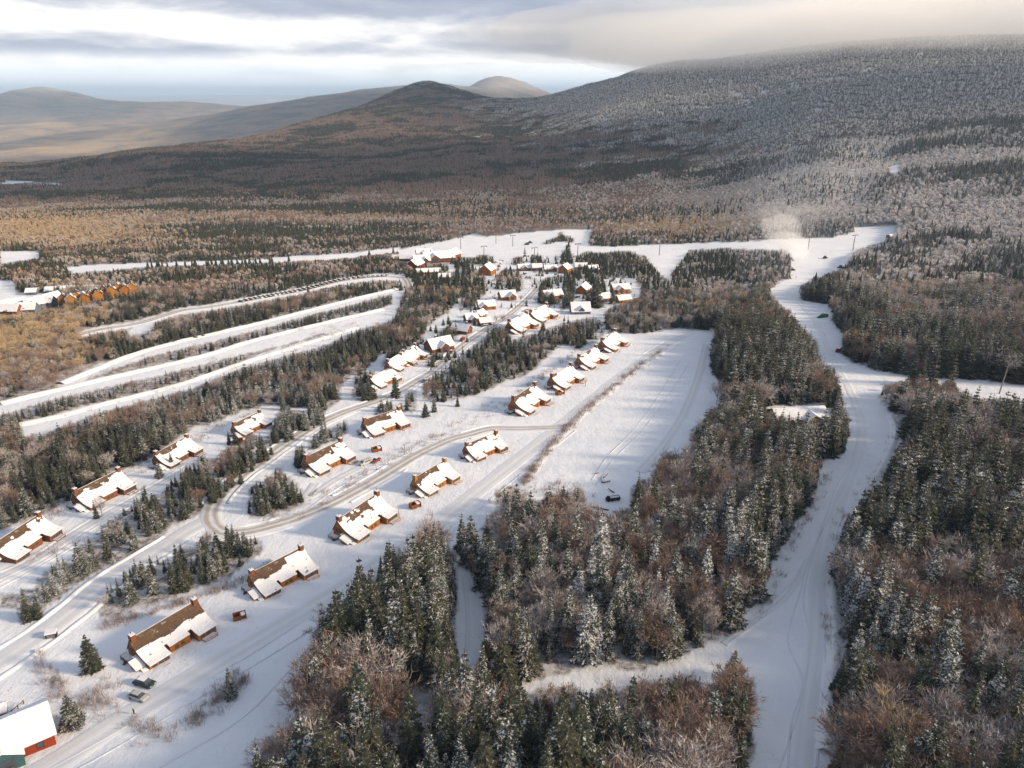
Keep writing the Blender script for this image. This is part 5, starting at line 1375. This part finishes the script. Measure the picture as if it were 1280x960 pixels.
for P_, w_ in [([(20, 985), (120, 930), (230, 866), (330, 808), (430, 742), (500, 698), (570, 645), (640, 590), (700, 542)], .45), ([(40, 992), (140, 938), (250, 872), (350, 812), (450, 748), (515, 705), (585, 648), (655, 590), (720, 538)], .45),
               ([(740, 600), (760, 570), (790, 540), (820, 500), (850, 450)], .4), ([(745, 606), (768, 573), (800, 542), (832, 500), (862, 452)], .4), 
               ([(985, 960), (990, 900), (1003, 850), (985, 800), (1000, 740), (1015, 690), (1040, 640)], .5), ([(975, 960), (1000, 880), (1012, 800), (1005, 740), (1028, 660), (1050, 600), (1085, 560)], .4), 
               ([(920, 790), (950, 765), (1000, 720)], .4), ([(1020, 960), (1026, 900), (1034, 850), (1030, 800), (1032, 740)], .7),
               ([(200, 960), (300, 900), (360, 840), (400, 790)], .4), ([(0, 660 + 75), (60, 703), (110, 672), (160, 645), (210, 610)], .4), ([(380, 640), (420, 612), (460, 590), (500, 572), (560, 545)], .4)]:
    ribbon('ski_track', P_, w_, M_RUT, lift=.17)
build_banks()
def berm(name, pxs, h, w):
    P = resample([px2w(*p)[:2] for p in pxs], 3.0); T = np.gradient(P, axis=0); T /= np.linalg.norm(T, axis=1)[:, None] + 1e-9; Nn = np.stack([-T[:, 1], T[:, 0]], -1)
    V, F = [], []; s = np.arange(len(P)) * 3.0
    for i in range(len(P)):
        hh = h * (.6 + .8 * float(fbm(s[i] / 12, 3.3, 4, 3)))
        for t, z in ((-1, -.25), (-.55, .35), (-.15, 1), (.15, 1), (.55, .45), (1, -.25)):
            q = P[i] + Nn[i] * t * w; V.append((q[0], q[1], gz(*q) + hh * z))
    for i in range(len(P) - 1):
        for j in range(5): a = i * 6 + j; F.append((a, a + 1, a + 7, a + 6))
    o = mesh_obj(name, V, F, M_SNOW, smooth=True); tag(o, kind='structure'); return o
berm('snow_bank', [(835, 436), (800, 460), (765, 486), (730, 515), (700, 545), (675, 575), (655, 600)], .35, 3.0)
berm('snow_bank', [(-10, 538), (60, 524), (120, 508), (190, 490), (240, 476), (300, 455), (400, 424), (445, 410)], 1.0, 3.5)
berm('snow_bank', [(0, 505), (75, 487), (187, 461), (250, 446), (320, 425), (400, 405), (478, 387)], 1.1, 4)
berm('snow_bank', [(75, 480), (187, 437), (320, 405), (450, 372), (495, 362)], 1.1, 4)
berm('snow_bank', [(1113, 520), (1118, 545), (1098, 590), (1072, 630), (1050, 680), (1040, 740), (1043, 800), (1038, 850), (1030, 940)], .9, 2.2)
build_forest()
# ------------------------------------------------------------------ single trees
def tree_things():
    return
CN = ['green', 'snow dusted', 'snow laden']; BN = ['brown', 'frosted', 'tan']
ZONES = [
 ('in wood right of the piste', lambda x, y: x > 1030 and y > 470),
 ('between field and piste', lambda x, y: 780 < x <= 1062 and y < 560),
 ('in wood below the cabin', lambda x, y: 780 < x <= 1062 and 560 <= y < 800),
 ('in wood below the cross path', lambda x, y: 545 < x <= 1000 and y >= 835),
 ('between sled path and field', lambda x, y: 575 < x <= 800 and y < 870),
 ('left of the sled path', lambda x, y: 310 < x <= 590 and y > 640),
 ('in strip beside lower road', lambda x, y: x <= 345 and 640 < y <= 780),
 ('beside the western chalets', lambda x, y: x <= 440 and y <= 660),
 ('near the nearest chalet', lambda x, y: x <= 345 and y > 780),
]
def plant_singles():
    groups = {}
    for t in TREES:
        zn = next((z for z, f in ZONES if f(t['px'], t['py'])), 'between upper lane and chalets')
        if t.get('zone'): zn = t['zone']
        key = (t['kind'], t['L'], zn)
        groups.setdefault(key, []).append(t)
    made = {}
    for key, ts in groups.items():
        kind, L, zn = key
        # order from the bottom of the photo upwards; each label names its rank and its neighbour colour/size
        ts.sort(key=lambda t: -t['py'])
        hs = sorted(t['h'] for t in ts)
        cols = {}
        for t in ts:
            q = 'tall' if t['h'] > hs[int(len(hs) * .66)] - 1e-9 else 'short' if t['h'] < hs[int(len(hs) * .33)] else 'medium'
            wd = 'broad' if t['w'] > 1.03 else 'slim'
            t['desc'] = (q, wd); cols.setdefault((q, wd), []).append(t)
        for (q, wd), lst in cols.items():
            lst.sort(key=lambda t: -t['py'])
            for r, t in enumerate(lst):
                nm = '%s %s %s' % (q + ' ' + wd, (CN if kind == 'c' else BN)[L], 'spruce' if kind == 'c' else 'leafless tree')
                rk = '' if len(lst) == 1 else ', %s from the bottom' % ordinal(r + 1) if r else ', lowest such one'
                t['label'] = (nm + ' ' + zn + rk)
                t['group'] = ('spruces ' if kind == 'c' else 'leafless hardwoods ') + zn
    for t in TREES:
        root = empty('spruce_tree' if t['kind'] == 'c' else 'bare_tree', (t['x'], t['y'], t['z']), t['rz'])
        s = t['h'] / 10; root.scale = (s * t['w'], s * t['w'], s)
        tag(root, t.get('lab2') or t['label'], 'spruce' if t['kind'] == 'c' else 'bare tree', t['group'])
        tm, cm = NEAR[(t['kind'], t['L'], t['s'])]
        for nm, me in (('trunk', tm), ('crown', cm)):
            o = bpy.data.objects.new(nm, me); C.objects.link(o); o.parent = root
# trees the photo shows standing by themselves
def lone(px, py, h, kind='c', L=1, s=0, w=1.0, lab=None):
    p = px2w(px, py); TREES.append(dict(kind=kind, L=L, s=s, x=p[0], y=p[1], z=p[2], px=px, py=py, h=h, w=w, rz=random.random() * 6, size=h * 4, lab2=lab))
lone(116, 838, 10.5, 'c', 0, 3, 1.05, 'lone green spruce below the nearest chalet')
lone(92, 908, 8.5, 'c', 1, 3, 1.35, 'round low spruce above the red cottage')
lone(48, 598 + 175, 5.5, 'c', 0, 0, 1.2, 'dark low spruce left of the lower road'); lone(36, 776, 6, 'c', 0, 3, 1.2, 'dark bushy spruce nearest the lower road left end')
lone(590, 706, 17, 'c', 1, 3, 1.0, 'very tall dusted spruce at the head of the sled path'); lone(578, 690, 13, 'c', 1, 0, 1.0, 'tall dark spruce touching the very tall one')
lone(550, 690, 11, 'c', 0, 1, .9, 'slim green spruce behind the leafless tree near the fourth chalet'); lone(535, 676, 8.5, 'b', 1, 3, 1.0, 'thin pale leafless tree on the snow below the fourth chalet')
lone(492, 715, 8, 'c', 0, 1, .9, 'small pointed spruce at the wood corner below the third chalet')
lone(434, 790, 11.5, 'c', 0, 2, .8, 'narrow pointed spruce at the snow edge of the wood'); lone(412, 800, 10, 'b', 1, 1, 1, 'pale leafless tree leaning over the snow by the narrow spruce')
lone(375, 905, 12, 'b', 1, 2, .9, 'wide pale leafless tree reaching over the snow at the wood edge'); lone(330, 972, 9, 'b', 1, 0, 1, 'pale leafless tree at the bottom edge beside the snow')
lone(290, 872, 8, 'c', 1, 0, 1.0, 'single spruce at the top of the shrub strip'); lone(896, 505, 13, 'b', 1, 2, .8, 'wide leafless tree standing into the snowfield below the wood')
lone(532, 521, 7.5, 'c', 0, 3, 1.2, 'single green spruce east of the small spruce group'); lone(543, 515, 8, 'c', 1, 0, 1.0, 'dusted spruce next to the single green one'); lone(572, 508, 6, 'c', 0, 0, 1.0, 'small spruce alone under the spruce belt')
lone(495, 500 - 3, 13, 'c', 0, 3, .9, 'big spruce standing before the close pair of upper lane chalets')
lone(462, 500, 13, 'c', 0, 0, 1.0, 'big dark spruce left of the snow roofed chalet'); lone(638, 372, 12, 'c', 0, 3, 1.0, 'yellow green spruce beside the twin gable house')
lone(711, 328, 24, 'c', 0, 0, .8, 'tallest spruce behind the tall bright orange house'); lone(672, 330, 15, 'c', 0, 1, .9, 'dark spruce between the brown houses at the lane end')
lone(656, 313 + 8, 13, 'c', 0, 1, .9, 'small spruce standing alone behind the brown houses')
lone(710, 385, 22, 'c', 0, 4, .9, 'large green spruce left of the dormer house'); lone(745, 384, 24, 'c', 0, 3, 1.15, 'broad green spruce right of the dormer house'); lone(766, 380, 14, 'c', 0, 3, 1.1, 'round spruce between the two eastern houses')
lone(676, 378, 11, 'c', 0, 3, 1.3, 'round dark spruce before the rounded gable house, left one'); lone(690, 380, 12, 'c', 0, 3, 1.3, 'round dark spruce before the rounded gable house, right one')
lone(200, 597, 7, 'c', 1, 3, 1.1, 'thick spruce at the near corner of the third western chalet'); lone(121, 648, 7, 'c', 0, 1, .9, 'small spruce at the near end of the second western chalet'); lone(128, 646, 8, 'b', 1, 3, .8, 'slim bare tree before the second western chalet')
lone(295, 556, 6.5, 'c', 0, 3, 1.2, 'bushy spruce before the farthest western chalet'); lone(287, 556, 6, 'c', 0, 0, 1.0, 'pointed spruce left of the bushy one by the farthest western chalet')
lone(374, 584, 8.5, 'c', 0, 0, 1.1, 'dark spruce at the near end of the looped chalet'); lone(350, 633, 12, 'c', 1, 0, 1.0, 'tallest spruce inside the road loop'); lone(328, 642, 9, 'c', 1, 1, 1.0, 'dusted spruce at the lower end of the road loop clump')
lone(367, 630, 8.5, 'c', 0, 4, 1.1, 'spruce at the right side of the road loop clump')
lone(215, 583, 6.5, 'c', 0, 1, 1, 'small spruce on the drive of the third western chalet')
lone(251, 600, 8, 'c', 0, 1, .9, 'pointed spruce before the third western chalet')
# bushes / stalks
def bush_mesh(seed, n=17, r=2.2, h=1.9):
    rg = random.Random(seed); V, F = [], []
    for k in range(n):
        a = rg.random() * 6.283; q = r * rg.random() ** .6 * .6; p = np.array([q * math.cos(a), q * math.sin(a), 0])
        d = np.array([math.cos(a) * rg.uniform(0, .55), math.sin(a) * rg.uniform(0, .55), 1.0]); d /= np.linalg.norm(d); L = h * rg.uniform(.5, 1.1)
        c = np.cross(d, (rg.gauss(0, 1), rg.gauss(0, 1), .1)); c /= np.linalg.norm(c) + 1e-6; c *= .035
        b = len(V); V += [p - c, p + c, p + d * L]; F.append((b, b + 1, b + 2))
        for j in range(4):
            s = p + d * L * rg.uniform(.3, .9); d2 = d + np.array([rg.gauss(0, .5), rg.gauss(0, .5), .2]); d2 /= np.linalg.norm(d2)
            b = len(V); V += [s - c * .6, s + c * .6, s + d2 * L * .4]; F.append((b, b + 1, b + 2))
    return V, F
def shrubs():
    pts = []
    rg = random.Random(31)
    def along(P, n, sx, sy):
        for k in range(n):
            t = rg.random() * (len(P) - 1); i = int(t); f = t - i
            pts.append((P[i][0] + (P[i + 1][0] - P[i][0]) * f + rg.gauss(0, sx), P[i][1] + (P[i + 1][1] - P[i][1]) * f + rg.gauss(0, sy)))
    along([(832, 436), (800, 458), (770, 482), (738, 508), (712, 532), (690, 556), (668, 585), (655, 605)], 620, 2.2, 2.0)
    along([(240, 905), (262, 885), (285, 862), (305, 848)], 130, 6, 7)
    along([(50, 830), (70, 860), (95, 880), (125, 885), (135, 860)], 110, 8, 9)
    along([(125, 782), (160, 775), (205, 762), (255, 745), (300, 728), (340, 706)], 150, 4, 2.5)
    along([(330, 645), (380, 640), (430, 610), (470, 585), (500, 570), (540, 550), (600, 520), (640, 500)], 170, 6, 4)
    along([(20, 660), (90, 632), (150, 598), (210, 568), (260, 540), (330, 512)], 180, 5, 3)
    along([(640, 500), (672, 475), (700, 455), (730, 437)], 110, 3, 2)
    along([(1120, 510), (1115, 560), (1090, 612), (1050, 660), (1038, 780), (1050, 830), (1034, 900)], 160, 4, 5)
    along([(950, 770), (985, 690), (1010, 640), (1040, 585)], 60, 5, 5)
    along([(0, 530), (60, 518), (130, 500), (200, 482), (260, 462), (330, 445), (400, 422), (440, 408)], 380, 6, 4)
    along([(120, 470), (200, 450), (300, 425), (400, 398), (480, 376)], 260, 6, 3)
    along([(620, 630), (660, 615), (700, 605), (745, 620)], 70, 6, 5)
    along([(20, 700), (60, 690), (100, 680)], 30, 8, 4)
    along([(170, 930), (215, 915), (160, 905)], 40, 10, 6)
    along([(480, 845), (520, 830), (560, 850), (540, 905)], 80, 12, 10)
    P, sc, idx, rz = [], [], [], []
    for x, y in pts:
        p = px2w(x, y)
        if blocked(np.array([p[0]]), np.array([p[1]]))[0]: continue
        s = rg.uniform(.35, 1.15); P.append((p[0], p[1], p[2] - .05)); sc.append((s, s, s * rg.uniform(.7, 1.2))); rz.append(rg.random() * 6); idx.append(rg.randint(0, 2))
    return P, sc, idx, rz
SHR = bpy.data.collections.new('shrub_shapes')
for k in range(3):
    V_, F_ = bush_mesh(k); mesh_obj('shrub_%d' % k, V_, F_, M_BARE[1 if k == 2 else 0], coll=SHR)
P_, sc_, idx_, rz_ = shrubs()
ng2 = NG.copy(); [setattr(n.inputs['Collection'], 'default_value', SHR) for n in ng2.nodes if n.bl_idname == 'GeometryNodeCollectionInfo']
_save = REMAP; REMAP = np.arange(3)
so_ = scatter_obj('undergrowth', P_, idx_, rz_, sc_, 'leafless brown brush poking through the snow along banks and wood edges', 'brush'); so_.modifiers[0].node_group = ng2
REMAP = _save
plant_singles()
# ------------------------------------------------------------------ sky, sun, air
SUN_AZ, SUN_EL = R(100), R(21)
SD = np.array([math.sin(SUN_AZ) * math.cos(SUN_EL), math.cos(SUN_AZ) * math.cos(SUN_EL), math.sin(SUN_EL)])
sl = bpy.data.lights.new('sun', 'SUN'); sun = bpy.data.objects.new('sun', sl); C.objects.link(sun)
sl.energy = 4.6; sl.angle = R(8.0); sl.color = (1, .78, .53)
sun.rotation_euler = (math.pi / 2 - SUN_EL, 0, math.pi - SUN_AZ)
w = bpy.data.worlds.new('World'); scene.world = w; w.use_nodes = True
nt = w.node_tree; nt.nodes.clear()
out = N(nt, 'ShaderNodeOutputWorld'); bg = N(nt, 'ShaderNodeBackground'); lk(nt, bg.outputs[0], out.inputs[0])
sky = N(nt, 'ShaderNodeTexSky', sky_type='NISHITA'); sky.sun_disc = False; sky.sun_elevation = SUN_EL; sky.sun_rotation = SUN_AZ
sky.air_density = 1.2; sky.dust_density = 1.5
tc = N(nt, 'ShaderNodeTexCoord'); sep = N(nt, 'ShaderNodeSeparateXYZ'); lk(nt, tc.outputs['Generated'], sep.inputs[0])
z = sep.outputs[2]
c1 = noise(nt, mapping(nt, tc.outputs['Generated'], (3.0, 3.0, 19)), 1.0, 6, .55, .5); c2 = noise(nt, mapping(nt, tc.outputs['Generated'], (9, 9, 46)), 1.0, 5, .6, .3)
cl = mth(nt, 'ADD', mth(nt, 'MULTIPLY', c1, .68), mth(nt, 'MULTIPLY', c2, .32))
lay = ramp(nt, z, [(.0, .40), (.036, .42), (.046, .57), (.058, .50), (.075, .43), (.105, .64), (.2, .55)])
cl = mth(nt, 'ADD', cl, mth(nt, 'SUBTRACT', lay, .5))
rt = N(nt, 'ShaderNodeMapRange'); rt.inputs[1].default_value = -.05; rt.inputs[2].default_value = .35; rt.inputs[4].default_value = .75; lk(nt, sep.outputs[0], rt.inputs[0])
fl_ = N(nt, 'ShaderNodeMix'); fl_.data_type = 'FLOAT'; lk(nt, rt.outputs[0], fl_.inputs[0]); lk(nt, cl, fl_.inputs[2]); fl_.inputs[3].default_value = .462
cl = fl_.outputs[0]
ccol = ramp(nt, cl, [(.38, (10.6, 10.2, 9.7)), (.46, (8.6, 8.4, 8.2)), (.52, (6.2, 6.25, 6.6)), (.59, (4.0, 4.3, 5.1)), (.7, (2.9, 3.3, 4.3))])
# overhead the cloud sheet is broken and blue shows through
hi = ramp(nt, z, [(.14, 0.), (.45, .30)])
cov = ramp(nt, mth(nt, 'SUBTRACT', cl, hi), [(.30, .35), (.40, 1.)])
mixn = mixc(nt, cov, sky.outputs[0], ccol)
hz = ramp(nt, z, [(0., (4.6, 5.6, 7.2)), (.012, (8.6, 9.2, 9.9)), (.035, (10.8, 10.8, 10.6))])
hf = ramp(nt, z, [(.0, 1.), (.02, .75), (.05, .0)])
fin = mixc(nt, hf, mixn, hz)
gr = mixc(nt, ramp(nt, z, [(-.02 + .02, 0.), (.0005, 1.)]), (3.0, 3.2, 3.6), fin)
lk(nt, gr, bg.inputs[0]); bg.inputs[1].default_value = .09
scene.view_settings.view_transform = 'Standard'; scene.view_settings.look = 'None'
scene.view_settings.exposure = 0.6; scene.view_settings.gamma = 1.0
scene.render.engine = 'CYCLES'
cy = scene.cycles
cy.max_bounces = 4; cy.diffuse_bounces = 2; cy.glossy_bounces = 1; cy.transmission_bounces = 2; cy.transparent_max_bounces = 6; cy.volume_bounces = 4
cy.use_adaptive_sampling = True; cy.adaptive_threshold = .02
cy.use_denoising = True
try: cy.denoiser = 'OPENIMAGEDENOISE'
except Exception: pass
cy.caustics_reflective = False; cy.caustics_refractive = False
scene.render.use_persistent_data = False

# cloud banks drifting between the sun and the land (outside the picture, above and to the right)
def cloud(px, py, rx, ry, op, seed, alt=None):
    g = px2w(px, py) if isinstance(px, (int, float)) and py is not None else px
    if alt is None: alt = 2600 if g[1] > 5500 else 1350
    k = (alt - g[2]) / SD[2]; c = np.array(g) + SD * k
    m = bpy.data.materials.get('cloud_%d' % int(op * 100))
    if not m:
        m = bpy.data.materials.new('cloud_%d' % int(op * 100)); m.use_nodes = True; nt = m.node_tree; nt.nodes.clear()
        o = nt.nodes.new('ShaderNodeOutputMaterial'); t = nt.nodes.new('ShaderNodeBsdfTransparent'); d = nt.nodes.new('ShaderNodeBsdfDiffuse'); d.inputs[0].default_value = (.85, .85, .87, 1)
        mx = nt.nodes.new('ShaderNodeMixShader'); mx.inputs[0].default_value = 1 - math.sqrt(1 - op); lk(nt, t.outputs[0], mx.inputs[1]); lk(nt, d.outputs[0], mx.inputs[2]); lk(nt, mx.outputs[0], o.inputs[0])
    nu, nv = 72, 14; V, F = [], []
    th = min(rx, ry) * .18
    for j in range(1, nv):
        ph = math.pi * j / nv
        for i in range(nu):
            a = 2 * math.pi * i / nu
            k2 = .55 + .9 * float(fbm(math.cos(a) * 1.7 + seed * 3.1, math.sin(a) * 1.7 + seed, seed, 4))
            x = math.sin(ph) * math.cos(a) * rx * k2; y = math.sin(ph) * math.sin(a) * ry * k2
            V.append((x, y, math.cos(ph) * th * (.7 + .6 * float(fbm(x / 300, y / 300, 3, 2)))))
    V += [(0, 0, th), (0, 0, -th)]; n = len(V)
    for j in range(nv - 2):
        for i in range(nu): a, b = j * nu + i, j * nu + (i + 1) % nu; F.append((a, a + nu, b + nu, b))
    for i in range(nu): F.append((n - 2, i, (i + 1) % nu)); F.append((n - 1, (nv - 2) * nu + (i + 1) % nu, (nv - 2) * nu + i))
    o = mesh_obj('cloud', V, F, m, smooth=True); o.location = c; tag(o, kind='stuff')
CL = [
 # pixel of the shade it throws, radii in metres, opacity
 (440, 205, 1700, 680, .93), (840, 205, 450, 330, .65),
 (30, 136, 900, 1000, .96), (215, 171, 500, 260, .93), (400, 140, 900, 1200, .95), (560, 118, 500, 900, .7),
]
for i, (x, y, rx, ry, op) in enumerate(CL): cloud(x, y, rx, ry, op, i + 1)
# haze: thin even air
def haze_box():
    m = bpy.data.materials.new('haze_air'); m.use_nodes = True; nt = m.node_tree; nt.nodes.clear()
    o = nt.nodes.new('ShaderNodeOutputMaterial'); v = nt.nodes.new('ShaderNodeVolumePrincipled')
    v.inputs['Color'].default_value = (.54, .74, 1.0, 1); v.inputs['Density'].default_value = HAZE; v.inputs['Anisotropy'].default_value = .0
    nt.links.new(v.outputs[0], o.inputs['Volume'])
    x0, x1, y0, y1, z0, z1 = -125000, 125000, -300, 76000, -900, 500
    V = [(x, y, zz) for zz in (z0, z1) for y in (y0, y1) for x in (x0, x1)]
    F = [(0, 2, 3, 1), (4, 5, 7, 6), (0, 1, 5, 4), (2, 6, 7, 3), (0, 4, 6, 2), (1, 3, 7, 5)]
    ob = mesh_obj('haze', V, F, m); tag(ob, 'thin pale haze filling the air over the valley', None, kind='stuff')
HAZE = 4.6e-5
if HAZE: haze_box()
def vol(name, c, r, dens, label, colr=(1., 1., 1.), seed=1):
    m = bpy.data.materials.new(name + '_air'); m.use_nodes = True; nt = m.node_tree; nt.nodes.clear()
    o = nt.nodes.new('ShaderNodeOutputMaterial'); v = nt.nodes.new('ShaderNodeVolumePrincipled')
    v.inputs['Color'].default_value = (*colr, 1); v.inputs['Density'].default_value = dens; nt.links.new(v.outputs[0], o.inputs['Volume'])
    V, F = [], []; nu, nv = 40, 20
    for j in range(nv + 1):
        ph = math.pi * j / nv
        for i in range(nu):
            a = 2 * math.pi * i / nu; d = (math.sin(ph) * math.cos(a), math.sin(ph) * math.sin(a), math.cos(ph))
            k = .8 + .4 * float(fbm(d[0] * 2 + seed + d[2], d[1] * 2 + d[2] * 2 + 5, seed, 3))
            V.append(tuple(c[q] + d[q] * r[q] * k for q in range(3)))
    for j in range(nv):
        for i in range(nu): a, b = j * nu + i, j * nu + (i + 1) % nu; F.append((a, a + nu, b + nu, b))
    ob = mesh_obj(name, V, F, m, smooth=True); tag(ob, label, None, kind='stuff')
for k_, (cx_, cy_, cz_, rx_, ry_, rz_, dd_) in enumerate([(1150, 3600, 320, 950, 750, 150, .0013), (2100, 3500, 350, 1200, 850, 180, .0014), (3100, 3600, 420, 1300, 1000, 220, .0013), (1900, 4700, 430, 2000, 1100, 230, .0009), (500, 4800, 420, 900, 800, 130, .0005)]):
    vol('low_cloud', (cx_, cy_, cz_), (rx_, ry_, rz_), dd_, 'low cloud sitting on the mountain top', seed=k_ + 2)
for k_, (x_, y_, zz_, rx_, ry_, rz_, dd_) in enumerate([(992, 322, 8, 16, 18, 9, .022), (982, 318, 14, 22, 24, 13, .014), (973, 310, 24, 24, 30, 17, .008), (966, 303, 34, 26, 30, 18, .003), (996, 300, 28, 22, 26, 20, .002)]):
    _p = px2w(x_, y_); vol('snow_mist', (_p[0], _p[1], _p[2] + zz_), (rx_, ry_, rz_), dd_, 'white mist blown by the snow guns over the slope', seed=k_)
cloud((60., 130., -10.), None, 560, 200, .35, 33)
print('script', time.time() - T0)
